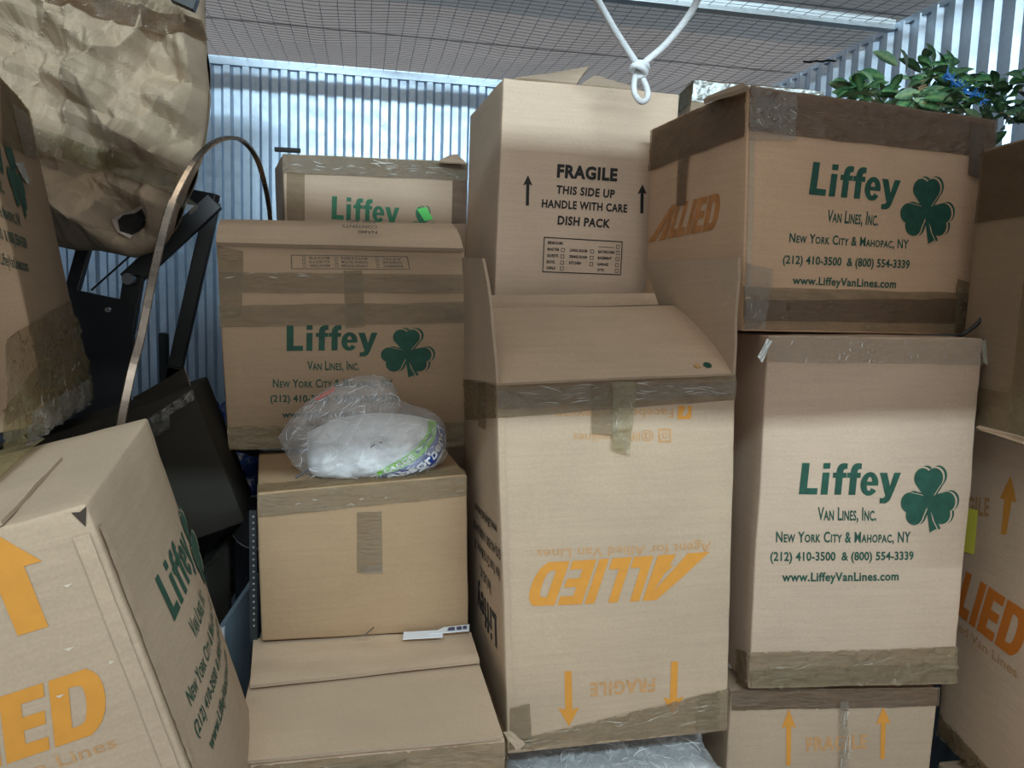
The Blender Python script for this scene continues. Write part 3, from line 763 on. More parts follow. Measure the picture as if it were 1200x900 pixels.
# ------------------------------------------------------------------ boxes, right stacks
fg = Carton('fragile', 'cardboard box with two orange arrows and torn tape strip, under the right green-lettered box', card(.93, 31), bulge={'front': .004})
fg.shape('arrow_mark', f, [(0.2642, 0.6324), (0.3259, 0.6357), (0.3158, 0.9136), (0.2424, 0.9102)], ARROW_LONG, M['orange'])
fg.shape('arrow_mark', f, [(0.722, 0.6551), (0.7848, 0.6584), (0.7742, 0.9215), (0.6995, 0.918)], ARROW_LONG, M['orange'])
fg.text(f, [(0.3769, 0.6994), (0.6711, 0.7122), (0.6649, 0.7856), (0.3715, 0.7724)], 'FRAGILE', M['orange_faint'], .035, space=1.15)
fg.tape(f, [(0.0069, 0.9085), (1.0052, 0.9191), (1.0004, 1.0134), (0.0003, 1.0135)], 'tape_dark', wr=.001)
fg.tape(f, [(0.5371, 0.6148), (0.5789, 0.6141), (0.5555, 0.9536), (0.5141, 0.954)], 'tape_clear', h=.004, wr=.006, label='torn bunched tape strip')
ri = Carton('right', 'pale cardboard box with green lettering and shamrock, upright below the right-hand top box', card(1.10, 37, b=1.06), bulge={'front': .006, 'left': .003}, rough=.0028)
liffey_quads(ri, f, [[(0.1777, 0.5419), (0.6508, 0.5385), (0.6525, 0.6526), (0.1864, 0.6523)], [(0.2741, 0.4848), (0.5498, 0.4826), (0.5459, 0.5278), (0.271, 0.5284)], [(0.0896, 0.4235), (0.7236, 0.4203), (0.7208, 0.4574), (0.0862, 0.46)],
    [(0.069, 0.3675), (0.747, 0.3681), (0.7428, 0.4004), (0.0658, 0.4017)], [(0.1276, 0.3081), (0.6843, 0.3075), (0.68, 0.3412), (0.1254, 0.3426)]], [(0.6699, 0.4527), (0.9558, 0.4564), (0.9328, 0.6455), (0.6535, 0.6454)])
ri.tape(f, [(0.0028, 0.9286), (1.0028, 0.9268), (1.0004, 0.9976), (0.0002, 0.9977)], 'tape_clear', wr=.002)
ri.tape(f, [(0.0036, 0.005), (0.9993, 0.0052), (1.0005, 0.1159), (-0.0139, 0.1109)], 'tape', wr=.0035)
ri.tape(f, [(0.0032, 0.0101), (0.9985, 0.0104), (0.9989, 0.0671), (-0.0009, 0.0555)], 'tape', h=.006, wr=.004)
ri.tape('left', [(0.8705, -0.0196), (0.999, 0.0047), (0.9679, 0.1017), (0.8487, 0.0786)], 'tape', wr=.002)
ri.flap([(1.2437, 1.36, 1.5417),(1.2606, 1.37, 1.5449),(1.2948, 1.36, 1.4702),(1.2479, 1.355, 1.5001)], M['silver_tape'], name='tape_tail', t=.001, label='twisted tape tail hanging off the corner')
ri.flap([(0.7547, 1.37, 1.5016),(0.7645, 1.37, 1.4901),(0.7832, 1.37, 1.532),(0.7719, 1.37, 1.5368)], M['silver_tape'], name='tape_tail', t=.001)
tr = Carton('topright', 'brown box with green lettering and heavy brown tape, topmost of the right stack', card(1.06, 41, r=1.08, g=.96, b=.88), bulge={'front': .004, 'left': .006}, rough=.0022)
liffey_quads(tr, f, [[(0.2269, 0.549), (0.5885, 0.5478), (0.5963, 0.7201), (0.2435, 0.7214)], [(0.3032, 0.4654), (0.5073, 0.4628), (0.5106, 0.5337), (0.3074, 0.5273)], [(0.1625, 0.3723), (0.6427, 0.3743), (0.6433, 0.4238), (0.1643, 0.4189)],
    [(0.141, 0.2778), (0.652, 0.2832), (0.6526, 0.333), (0.1428, 0.3245)], [(0.1821, 0.1933), (0.602, 0.1928), (0.6028, 0.2425), (0.1816, 0.2385)]], [(0.6043, 0.4022), (0.8475, 0.4186), (0.8327, 0.7224), (0.5941, 0.6976)])
tr.tape(f, [(0.0009, 0.8173), (0.9993, 0.8217), (1.0003, 0.9962), (0.0001, 0.9966)], 'tape_dark', wr=.002)
tr.tape(f, [(0.0018, 0.7799), (0.1698, 0.7972), (0.1701, 0.9848), (0.0003, 0.9866)], 'tape_clear', h=.004, wr=.004)
tr.tape(f, [(0.8776, 0.7348), (0.9371, 0.7178), (0.9409, 0.9613), (0.8714, 0.9674)], 'tape_dark', h=.004, wr=.0007)
tr.tape(f, [(-0.0002, 0.0072), (0.9993, 0.0081), (0.9917, 0.1971), (-0.004, 0.185)], 'tape', wr=.0012)
tr.tape(f, [(0.0023, 0.043), (0.9956, 0.0525), (0.9896, 0.173), (0.0004, 0.1285)], 'tape_dark', h=.004, wr=.0012)
tr.tape(f, [(-0.0002, 0.0072), (0.0738, 0.0087), (0.1026, 0.2614), (-0.003, 0.2839)], 'tape_clear', h=.006, wr=.004)
tr.tape(f, [(0.8743, 0.0097), (0.9624, 0.0114), (0.9643, 0.2359), (0.8631, 0.2629)], 'tape', h=.005, wr=.002)
tr.tape('left', [(-0.0013, 0.7795), (0.9891, 0.7985), (0.9936, 0.9879), (0.0008, 0.9914)], 'tape_dark', wr=.002)
tr.tape('left', [(0.3787, 0.5729), (0.4791, 0.5713), (0.4969, 0.832), (0.379, 0.8262)], 'tape_dark', h=.004, wr=.0008)
al = [(0.0097, 0.422), (0.7941, 0.4391), (0.7933, 0.5923), (0.1124, 0.5808)]
tr.shape('company_logo', 'left', al, ALLIED, M['orange_dull'])
tr.flap([(0.6696, 1.5, 2.0082),(0.702, 1.375, 2.0056),(0.7122, 1.42, 2.0242),(0.7234, 1.6, 2.045)], M['edge'], t=.008, label='dark inner flap edge at the top corner')
tr.tape(f, [(.006, .12), (.026, .12), (.026, .80), (.006, .80)], 'joint', h=.0022, wr=.0003, name='glue_joint')
bt = Carton('backtop', 'cardboard box sealed with shiny silver tape, against the right wall behind the top boxes', card(.95, 43), bulge={'front': .002})
bt.tape(f, [(.0, .82), (1, .82), (1, .995), (0, .995)], 'silver_tape', wr=.003)
bt.tape('left', [(.0, .80), (1, .80), (1, .995), (0, .995)], 'tape_olive', wr=.002)
bt.tape('top', [(.1, .02), (.98, .02), (.98, .3), (.1, .3)], 'tape_olive', wr=.001)
rl = Carton('rlow', 'cardboard box with orange arrow and yellow paper note, at the right edge standing lower', card(1.38, 47), bulge={'front': .006})
rl.shape('arrow_mark', f, [(0.3189, 0.7291), (0.3987, 0.7438), (0.4185, 0.8812), (0.2911, 0.8741)], ([(.27, 0), (.73, 0), (.73, .70), (1, .70), (.5, 1.2), (0, .70), (.27, .70)], [(0, 1, 2, 6), (3, 4, 5), (2, 3, 5, 6)]), M['orange'])
o_ = (0.3715, 0.4211)
kk = (o_[0] - (0.2349, 0.4199)[0]) * rl.d[0] / .144 / .334
std_allied(rl, f, (o_[0] - .784 * .334 * kk / rl.d[0], o_[1]), 0, 'orange_red', 'orange_faint', kk)
rl.text(f, [(-0.0905, 0.7143), (0.2343, 0.7624), (0.2248, 0.8195), (-0.0984, 0.769)], 'FRAGILE', M['orange_faint'], .035, space=1.1)
M['sticky'] = simple('yellow_paper', (.93, .87, .10), .7, var=.04)
rl.shape('paper_note', f, [(0.0703, 0.6212), (0.1649, 0.6325), (0.1541, 0.7673), (0.046, 0.7572)], rects((0, 0, 1, 1)), M['sticky'], .003, 'bright yellow paper note')
rl.tape(f, [(0.02, .0), (1, .0), (1, .05), (.02, .07)], 'tape', wr=.005)
rl.flap([(0.996, 1.08, 1.4089),(0.8679, 0.86, 1.4269),(0.8708, 0.86, 1.4361),(0.9969, 1.08, 1.416)], t=.004, wave=.003, label='top edge with torn paper')
ru = Carton('rup', 'brown taped cardboard box stacked on the box with the yellow note', card(.58, 53, g=.97, b=.9), bulge={'front': .004})
ru.tape(f, [(0, .74), (1, .74), (1, .99), (0, .99)], 'tape_dark', wr=.001)
ru.tape(f, [(.36, .0), (.60, .0), (.60, .74), (.36, .74)], 'tape', wr=.0008)
ru.tape(f, [(0, .0), (1, .0), (1, .16), (0, .14)], 'tape', wr=.0015)

# ------------------------------------------------------------------ boxes, left side
ti = Carton('tilted', 'large cardboard box leaning over in the bottom left corner, orange logo on its front', card(.98, 59), bulge={'front': .006, 'right': .022, 'top': .004}, rough=.0028)
std_allied(ti, f, (0.0497, 0.5836), 0, 'orange', 'orange_faint')
ti.shape('arrow_mark', f, [(0.6917, 0.8072), (0.8557, 0.8072), (0.8557, 0.9963), (0.6917, 0.9963)], ([(.27, 0), (.73, 0), (.73, .62), (1, .62), (.5, 1), (0, .62), (.27, .62)], [(0, 1, 2, 6), (3, 4, 5), (2, 3, 5, 6)]), M['orange'])
liffey_print(ti, 'right', (0.2624, 0.6436), 0, .95, 'green', True)
ti.flap([(-0.2011, -0.1907, 0.63),(0.1186, -0.1907, 0.6278),(0.1198, 0.0345, 0.6294),(-0.2011, 0.0381, 0.63)], t=.005, wave=.004, local=True, label='loose top flap')
ti.tape('top', [(.5, .02), (.66, .02), (.66, .95), (.5, .95)], 'tape_olive', h=.010, wr=.001)
rnd0 = random.Random(5)
ti.tape(f, [(.945, .02), (.985, .02), (.985, .95), (.945, .95)], 'joint', h=.003, wr=.0006, name='glue_joint')
ti.tape('right', [(.012, .02), (.05, .02), (.05, .95), (.012, .95)], 'joint', h=.003, wr=.0006, name='glue_joint')
def tear(u, v, du, dv_):
    ti.shape('torn_paper', f, [(u, v), (u + du, v + dv_ * .3), (u + du * .8, v + dv_), (u + du * .1, v + dv_ * .8)], ([(0, .2), (1, 0), (.35, 1)], [(0, 1, 2)]), M['white_fibre'], .0018)
M['white_fibre'] = cardboard('torn_fibre', (.62, .52, .40), 3)
M['dark_gap'] = simple('dark_gap', (.05, .035, .025), .9)
for px in ((0.7638, 0.6805), (0.8244, 0.7603), (0.8802, 0.8734), (0.9121, 0.7031)):
    tear(px[0], px[1], rnd0.uniform(.012, .03), rnd0.uniform(.004, .010) * rnd0.choice((-1, 1)))
ti.shape('torn_hole', f, [(0.9622, 0.9615), (1.0019, 0.9615), (1.0019, 0.9968), (0.9622, 0.9968)], ([(0, .9), (.5, 0), (1, 1), (.5, .8)], [(0, 1, 2, 3)]), M['dark_gap'], .0016)
lu = Carton('leftup', 'box wrapped in crinkled clear tape, leaning in front of the paper bundle', card(.74, 61, r=1.03, g=.97, b=.88), bulge={'front': .004})
so = (0.4359, 0.5663)
liffey_print(lu, f, (so[0] - .337 / .48, so[1] + .064 / .633), 0, .98, 'green', True)
lu.tape(f, [(0.1872, 0.7538), (0.9134, 0.8229), (0.9893, 0.9922), (0.4688, 0.987)], 'tape', wr=.001)
lu.tape(f, [(0.551, 0.7755), (0.9134, 0.8229), (0.9614, 0.9592), (0.5364, 0.9327)], 'tape_clear', h=.004, wr=.001)
lu.tape(f, [(-0.7194, 0.003), (1.0006, 0.0002), (1.0255, 0.2947), (-0.6123, 0.0917)], 'tape_olive', wr=.004)
lu.tape(f, [(-0.6351, 0.0576), (1.0654, 0.09), (0.9271, 0.3475), (-0.4191, 0.2352)], 'tape', h=.004, wr=.002)
lu.tape(f, [(-0.5298, -0.0005), (0.7278, -0.0032), (0.8198, 0.0724), (-0.4039, 0.0623)], 'tape_clear', h=.010, wr=.005)
lu.tape(f, [(0.4442, 0.6838), (0.5202, 0.6956), (0.472, 0.7492), (0.2958, 0.7195)], 'silver_tape', h=.004, wr=.001, label='scrap of whitish tape over the shamrock')
M['shaded_card'] = cardboard('shaded_cardboard', (.021, .018, .013), 3)  # shade of the gap is put into this near-black board colour
dk = Carton('dark', 'dark box leaning in shadow behind the leaning corner box', M['shaded_card'], name='storage_box', bulge={'front': .004, 'top': .004})
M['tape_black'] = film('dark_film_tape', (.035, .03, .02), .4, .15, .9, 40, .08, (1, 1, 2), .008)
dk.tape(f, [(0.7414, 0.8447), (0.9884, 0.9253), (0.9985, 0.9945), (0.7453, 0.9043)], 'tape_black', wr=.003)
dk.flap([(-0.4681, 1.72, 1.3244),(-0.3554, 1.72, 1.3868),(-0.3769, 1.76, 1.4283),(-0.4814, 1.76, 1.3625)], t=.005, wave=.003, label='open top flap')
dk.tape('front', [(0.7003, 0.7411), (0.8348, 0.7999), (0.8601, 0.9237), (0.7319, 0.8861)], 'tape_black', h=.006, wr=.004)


# creases on the tape: pale strips standing in for glints on the folds
crease_glints(t, f, [(0.0032, 0.9262), (0.9985, 0.9463), (1.0005, 0.9883), (0.0028, 0.9888)], 60, .045, .0007, 0, .25, 3)
crease_glints(t, f, [(0.4619, 0.8565), (0.5411, 0.8542), (0.5624, 0.9799), (0.4627, 0.9823)], 22, .022, .0008, 1.2, .6, 4)
crease_glints(t, f, [(0.0119, 0.018), (0.9996, 0.0097), (0.9996, 0.1019), (0.0206, 0.0455)], 34, .06, .0010, .12, .2, 5, 'crease_glint_brown')
crease_glints(t, 'left', [(0.1975, 0.8739), (0.9925, 0.9035), (1.0147, 0.9824), (0.0991, 0.9893)], 16, .05, .0006, 0, .3, 6)
crease_glints(ri, f, [(-0.0513, 0.9282), (0.9946, 0.9267), (0.997, 0.9929), (-0.0032, 0.9931)], 70, .014, .0011, 1.3, .7, 7)
crease_glints(ri, f, [(0.0113, 0.0099), (0.9985, 0.0104), (1.0023, 0.1031), (-0.0049, 0.1008)], 46, .06, .0010, .15, .35, 8, 'crease_glint_brown')
crease_glints(tr, f, [(0.0075, 0.7977), (0.1851, 0.8201), (0.1796, 0.9862), (0.0036, 0.9736)], 44, .020, .0011, -.3, .6, 9)
crease_glints(tr, f, [(0.1692, 0.8181), (0.6078, 0.829), (0.5982, 0.9897), (0.1638, 0.9838)], 30, .035, .0006, -.1, .2, 10, 'crease_glint_brown')
crease_glints(tr, f, [(0.0054, 0.0431), (0.0891, 0.0452), (0.0965, 0.2468), (0.0008, 0.2559)], 26, .025, .0007, 1.2, .5, 11)
crease_glints(tr, f, [(0.8808, 0.0298), (0.9608, 0.0315), (0.9609, 0.2278), (0.8721, 0.2475)], 14, .014, .0006, .6, .8, 12)
crease_glints(bl, f, [(0.0049, 0.8868), (0.621, 0.8831), (0.6221, 1.0021), (0.0038, 0.9855)], 50, .05, .0013, -.08, .25, 13)
crease_glints(bl, f, [(0.6212, 0.9039), (0.9904, 0.904), (0.9951, 0.9892), (0.6221, 0.9969)], 22, .04, .0009, -.08, .2, 14)
crease_glints(mi, f, [(0.0013, 0.8327), (0.477, 0.8411), (0.4779, 0.8705), (0.0029, 0.8647)], 18, .03, .0007, 0, .3, 15)
crease_glints(br, f, [(0.0128, 0.8751), (0.6709, 0.8639), (0.6724, 0.9832), (0.0076, 0.999)], 16, .02, .0007, .1, .4, 16)
crease_glints(fg, f, [(0.5326, 0.6192), (0.5827, 0.6183), (0.5603, 0.945), (0.5107, 0.9455)], 20, .05, .0011, 1.5, .15, 17, h=.010)
crease_glints(lo, f, [(0, .6), (1, .6), (1, .97), (0, .97)], 30, .06, .0009, .05, .2, 18, 'crease_glint_brown')
crease_glints(lu, f, [(-0.5004, 0.0056), (0.791, 0.0036), (0.9625, 0.2043), (-0.3659, 0.0912)], 34, .022, .0011, .9, .9, 19, h=.012)
crease_glints(lu, f, [(0.5781, 0.7846), (0.9234, 0.83), (0.9503, 0.8873), (0.6333, 0.8494)], 16, .02, .0009, 0, .4, 20, h=.007)
crease_glints(bt, f, [(.02, .84), (.98, .84), (.98, .98), (.02, .98)], 40, .03, .0012, 0, .6, 21)
crease_glints(dk, f, [(0.7452, 0.8429), (0.9808, 0.9288), (0.9918, 0.9854), (0.749, 0.9025)], 14, .03, .0005, .3, .4, 22, 'crease_glint_brown')

# plain cartons that carry the upper ones
plain = card(.92, 71)
def support(lo_, hi_, label):
    c_ = [(lo_[0] + hi_[0]) / 2, (lo_[1] + hi_[1]) / 2, lo_[2]]
    return Carton('s' + label[:9], label, plain, data=(c_, (0, 0, 0), (hi_[0] - lo_[0], hi_[1] - lo_[1], hi_[2] - lo_[2]), {}), res=6)
support((-.12, 1.92, 0), (.27, 2.22, .62), 'plain cardboard box on the floor under the back of the left stack')
support((-.12, 1.92, .622), (.27, 2.22, 1.235), 'plain cardboard box carrying the wide green-lettered box')
support((-.22, 2.34, 0), (.27, 2.82, .76), 'plain cardboard box on the floor by the back wall')
support((-.22, 2.34, .762), (.27, 2.82, 1.515), 'plain cardboard box carrying the farthest green-lettered box')
support((.32, 1.92, 0), (.77, 2.36, .71), 'plain cardboard box on the floor behind the tall box')
support((.32, 1.92, .712), (.77, 2.36, 1.42), 'plain cardboard box carrying the box printed in black')
support((1.17, 2.62, 0), (1.60, 2.92, .97), 'plain cardboard box on the floor in the back right corner')
support((1.17, 2.62, .972), (1.60, 2.92, 1.96), 'plain cardboard box carrying the silver-taped box')
support((.28, 1.36, 0), (.72, 1.76, .385), 'plain cardboard box on the floor under the plastic-wrapped unit')
support((.80, 1.38, 0), (1.25, 1.84, .335), 'plain cardboard box on the floor under the box with two arrows')
support((-.20, 1.18, 0), (.22, 1.66, .435), 'plain cardboard box on the floor under the low flapped box')
support((1.33, 1.02, 0), (1.74, 1.46, .555), 'plain cardboard box on the floor at the right wall')
support((-.78, .90, 0), (-.30, 1.28, .60), 'plain cardboard box on the floor under the leaning corner box')
support((-1.16, 1.44, 0), (-.72, 1.9, 1.24), 'plain tall cardboard box at the left carrying the crinkle-taped box')

# ------------------------------------------------------------------ paper bundle and metal frame, upper left
def kraft_mat():
    m, nt, p = newmat('kraft_paper')
    v = coords(nt)
    a, _ = noise_ramp(nt, v, 5, .9, 1.08, 5)
    b, n2 = noise_ramp(nt, v, 140, .96, 1.04, 3)
    nt.links.new(scaled_colour(nt, (.41, .315, .225), mul(nt, a, b)), p.inputs['Base Color'])
    p.inputs['Roughness'].default_value = .8; p.inputs['Specular IOR Level'].default_value = .25
    c, n3 = noise_ramp(nt, v, 28, 0, 1, 5, .6)
    nt.links.new(bump(nt, n3.outputs['Fac'], .15, .005).outputs[0], p.inputs['Normal'])
    return m
M['kraft'] = kraft_mat()
pb_c = Vector((-0.7573, 2.2, 2.0788))
pb = thing('paper_bundle', 'bulky item wrapped in crumpled brown kraft paper with tape, filling the upper left corner', 'wrapped furniture', pb_c)
OUT = [Vector(p) - pb_c for p in ((-0.3984, 2.2, 2.4876), (-0.4067, 2.2, 2.3197), (-0.4018, 2.2, 2.2141), (-0.3968, 2.2, 2.1072), (-0.4042, 2.2, 2.0199), (-0.4202, 2.2, 1.9401), (-0.4423, 2.2, 1.8749), (-0.471, 2.2, 1.807), (-0.4932, 2.2, 1.746), (-0.5299, 2.2, 1.7042),
       (-0.5851, 2.2, 1.6775), (-0.6308, 2.2, 1.6823), (-0.676, 2.2, 1.6892), (-0.7332, 2.2, 1.689), (-0.7934, 2.2, 1.6996), (-0.8789, 2.2, 1.7023), (-1.0238, 2.2, 1.7257), (-1.1914, 2.2, 1.7594), (-1.2247, 2.2, 2.1413), (-1.1545, 2.2, 2.4403), (-0.8768, 2.2, 2.5122), (-0.5862, 2.2, 2.5372))]
ring = smooth_path(OUT + [OUT[0]], 11)[:-1]
nr, na = 84, len(ring)
def paper_pt(u, ang, side):
    """u 0 centre .. 1 outline"""
    i = ang % na
    p = ring[i] * u
    depth = .155 * (1 - u ** 5) ** .6
    q = Vector((p.x, 0, p.z))
    # big hanging folds fan from the top right, plus sharp crumples
    a = math.atan2(p.x - .30, .34 - p.z)
    folds = .046 * (1 - abs(math.sin(a * 7 + 1.4 * mn.noise(q * 4)))) ** 1.5 * max(0, min(1, (p.x + .22) / .25))
    k = min(1, (1 - u) * 6)
    h = (crumple(q, .085, .22, 3, 3) + crumple(q, .034, .095, 8, 3) + crumple(q, .010, .035, 5, 3)) * (.3 + .7 * k) + folds * k + .03 * mn.noise(q * 5) * k
    # the tape band pinches the paper
    tl_ = q.z - (.0 - .36 * (q.x + .02)) + .085
    h -= .020 * math.exp(-(tl_ / .028) ** 2) * k
    return Vector((p.x, p.y - (depth + h) * (1 if side == 0 else -1), p.z))
V = []; F = []
for side in (0, 1):
    base = len(V)
    V.append(paper_pt(0, 0, side))
    for r_ in range(1, nr + 1):
        u = (r_ / nr) ** .75
        for a_ in range(na): V.append(paper_pt(min(u, 1), a_, side))
    def vi(r_, a_): return base + 1 + (r_ - 1) * na + a_ % na
    for a_ in range(na):
        q = (base, vi(1, a_), vi(1, a_ + 1)); F.append(q if side else q[::-1])
        for r_ in range(1, nr):
            q = (vi(r_, a_), vi(r_ + 1, a_), vi(r_ + 1, a_ + 1), vi(r_, a_ + 1)); F.append(q if side else q[::-1])
bm = bmesh.new()
bv = [bm.verts.new(v) for v in V]
for q in F:
    try: bm.faces.new([bv[i] for i in q])
    except ValueError: pass
bmesh.ops.remove_doubles(bm, verts=bm.verts[:], dist=.0006)
bmesh.ops.recalc_face_normals(bm, faces=bm.faces[:])
from mathutils.bvhtree import BVHTree
pbvh = BVHTree.FromBMesh(bm)
bm_obj('paper_wrapping', bm, M['kraft'], pb, False)
M['tape_paper'] = film('olive_packing_tape', (.33, .275, .165), .55, .14, 1.0, 50, .10, (1, 1, 1), .010, (.85, .8, .62))
def on_paper(x, z, lift):
    h = pbvh.ray_cast(Vector((x, -1.5, z)), Vector((0, 1, 0)))
    return (h[0] if h[0] is not None else Vector((x, 0, z))) + Vector((0, -lift, 0))
def paper_tape(name, path, wid, mat, lift=.004, label=None):
    P = smooth_path([Vector(p) - pb_c for p in path], 8); V = []; n_ = 6
    for i, p in enumerate(P):
        T = (P[min(i + 1, len(P) - 1)] - P[max(i - 1, 0)]); T.y = 0; T.normalize(); s_ = Vector((-T.z, 0, T.x))
        for k in range(n_ + 1):
            q = p + s_ * wid * (k / n_ - .5)
            a = on_paper(q.x, q.z, lift)
            V.append(a)
    # keep the strip from following every crumple
    for _ in range(2):
        ys = [v.y for v in V]
        for i in range(len(V)):
            nb = [ys[j] for j in (i - n_ - 1, i + n_ + 1, i - 1, i + 1) if 0 <= j < len(V)]
            V[i] = Vector((V[i].x, min(ys[i], sum(nb) / len(nb)), V[i].z))
    F = [(i * (n_ + 1) + k, i * (n_ + 1) + k + 1, (i + 1) * (n_ + 1) + k + 1, (i + 1) * (n_ + 1) + k) for i in range(len(P) - 1) for k in range(n_)]
    o = mk(name, V, F, mat, pb, True)
    if label: o['label'] = label
paper_tape('tape', [(-0.7716, 2.05, 1.9398), (-0.6726, 2.05, 1.9149), (-0.5787, 2.05, 1.8909), (-0.4633, 2.05, 1.8593)], .050, M['tape_paper'], label='olive tape band across the paper')
paper_tape('tape', [(-0.7168, 2.05, 2.2678), (-0.6073, 2.05, 2.252), (-0.4949, 2.05, 2.2359), (-0.4025, 2.05, 2.2565)], .050, M['tape_dark'], label='dark tape band near the top')
paper_tape('tape', [(-0.4826, 2.05, 1.8725), (-0.4638, 2.05, 1.8327), (-0.4367, 2.05, 1.8033)], .03, M['tape_clear'], .007)
# torn hole with a black foot showing
M['black_metal'] = simple('black_metal', (.014, .014, .016), .42, var=.2, scale=8)
M['grey_metal'] = simple('grey_metal', (.30, .31, .33), .35, .8)
M['torn_white'] = simple('torn_paper_edge', (.60, .50, .44), .8, var=.1)
hc = on_paper((Vector((-0.5703, 2.05, 1.7596)) - pb_c).x, (Vector((-0.5703, 2.05, 1.7596)) - pb_c).z, .004)
rnd = random.Random(4)
hole = [on_paper(hc.x + x * .040, hc.z + z * .040, .007) for x, z in ((-.85, -.55), (-.2, -.75), (.5, -.25), (.95, .25), (.9, .8), (.1, .62), (-.55, .45), (-.9, .1))]
mk('torn_hole', hole, [tuple(range(8))], M['black_metal'], pb)['label'] = 'dark torn hole in the paper'
RIM = [1.10, 1.32, 1.12, 1.05, 1.22, 1.30, 1.10, 1.24]
V = []; F = []
for i in range(8):
    a, b = hole[i], hole[(i + 1) % 8]
    oa, ob = (a - hc) * RIM[i] + hc, (b - hc) * RIM[(i + 1) % 8] + hc
    oa, ob = on_paper(oa.x, oa.z, .014), on_paper(ob.x, ob.z, .014)
    add_vf(V, F, [a, b, ob, oa], [(0, 1, 2, 3)])
mk('torn_edge', V, F, M['torn_white'], pb)['label'] = 'pale torn paper rim'
V, F = tube_vf([hc + Vector((.004, -.002, 0)), hc + Vector((.004, -.016, 0))], .011, 12)
mk('foot_bolt', V, F, M['grey_metal'], pb)['label'] = 'round grey bolt inside the tear'
mk('corner_cap', *bar_between(Vector((-0.4456, 2.03, 2.288)) - pb_c, Vector((-0.3944, 2.03, 2.2699)) - pb_c, .03, .03), M['black_metal'], pb)['label'] = 'black corner showing above the tape'

fr_c = Vector((-0.6401, 2.47, 1.3601)); fr_c.z = 0
fm = thing('steel_rack', 'black steel rack with a dark panel, standing behind the paper bundle', 'rack', fr_c)
def fbar(a, b, w=.045, t_=.03, name='bar'):
    v_, f_ = bar_between(Vector(a) - fr_c, Vector(b) - fr_c, w, t_)
    o = mk(name, v_, f_, M['black_metal'], fm)
    m_ = o.modifiers.new('bevel', 'BEVEL'); m_.width = .003; m_.segments = 2
    return o
fbar((-0.5343, 2.51, 1.8767), (-0.43, 2.47, 1.8576))
fbar((-0.4348, 2.47, 1.8598), (-0.6709, 2.43, 1.6133), .055)
fbar((-0.4432, 2.49, 1.8617), (-0.5578, 2.49, 1.3593), .042)
fbar((-0.5578, 2.49, 1.3593), (Vector((-0.5578, 2.49, 1.3593)) + (Vector((-0.5578, 2.49, 1.3593)) - Vector((-0.4432, 2.49, 1.8617))) * .1), .042)
e0 = Vector((-0.5578, 2.49, 1.3593)); e1 = Vector((e0.x - .30, e0.y, 0.0)); fbar(e0, e1, .042, name='leg')
fbar((-0.7902, 2.47, 1.7333), (-0.8294, 2.45, 1.5712), .036)
fbar((-0.6493, 2.42, 1.6335), (-0.6782, 2.41, 1.46), .052)
e2 = Vector((-0.6782, 2.41, 1.46)); fbar(e2, (e2.x - .12, e2.y, 0), .052, name='leg')
pv, pf = grid_panel(*(Vector(p) - fr_c for p in ((-0.8827, 2.39, 0.9406), (-0.6848, 2.39, 0.936), (-0.6476, 2.39, 1.555), (-0.8174, 2.39, 1.5885))), 1, 1)
po = mk('panel', pv, pf, M['black_metal'], fm); so_ = po.modifiers.new('board', 'SOLIDIFY'); so_.thickness = .018
e3 = Vector((-0.8636, 2.4, 0.9373)); fbar(e3, (e3.x, e3.y, 0), .04, name='leg')
def disc(name, c, r, l, mat, parent, base):
    c = Vector(c) - base
    v_, f_ = tube_vf([c, c + Vector((0, -l, 0))], r, 16)
    return mk(name, v_, f_, mat, parent)
disc('end_cap', (-0.6474, 2.37, 1.6204), .016, .03, M['grey_metal'], fm, fr_c)['label'] = 'round grey end cap'
disc('bolt', (-0.6264, 2.1, 1.5395), .006, .012, M['grey_metal'], fm, fr_c)
V, F = tube_vf([Vector((-0.767, 2.42, 1.5854)) - fr_c, Vector((-0.6619, 2.42, 1.6869)) - fr_c], .003, 8)
mk('rod', V, F, M['black_metal'], fm)

# short dark post behind
v_, f_ = bar_between((0, 0, 0), Vector((-0.6754, 2.85, 1.4431)) - Vector(((-0.6842, 2.85, 1.264)[0], 2.85, 0)), .030, .03)
M['dark_post'] = simple('dark_post', (.022, .028, .03), .5)
ps = mk('metal_post', v_, f_, M['dark_post']); ps.location = ((-0.6842, 2.85, 1.264)[0], 2.85, 0)
tag(ps, 'short dark upright post with blunt top against the corrugated back wall', 'post')
pm = ps.modifiers.new('bevel', 'BEVEL'); pm.width = .004

# arc floor lamp
M['chrome'] = steel_mat('brushed_chrome', (.34, .28, .23), .25, .9)
lb = Vector(((-0.4521, 1.56, 1.3335)[0] - .10, 1.58, 0))
lamp = thing('arc_lamp', 'arc floor lamp with curved flat chrome arm in front of the paper bundle', 'lamp', lb)
P = smooth_path([(lb.x + .01, lb.y, .04), (lb.x + .04, lb.y, .40), (lb.x + .06, lb.y, .75), (lb.x + .08, lb.y - .01, 1.10), (-0.4579, 1.56, 1.284), (-0.4347, 1.57, 1.4226), (-0.4185, 1.59, 1.5033), (-0.4022, 1.62, 1.6187), (-0.3845, 1.66, 1.733), (-0.3677, 1.69, 1.7977), (-0.3407, 1.74, 1.8702), (-0.3136, 1.82, 1.9217), (-0.2839, 1.92, 1.9464), (-0.2611, 2.02, 1.9283), (-0.2512, 2.12, 1.875), (-0.2534, 2.25, 1.812), (-0.2526, 2.28, 1.7325)], 6)
V = []; F = []
P = [p - lb for p in P]
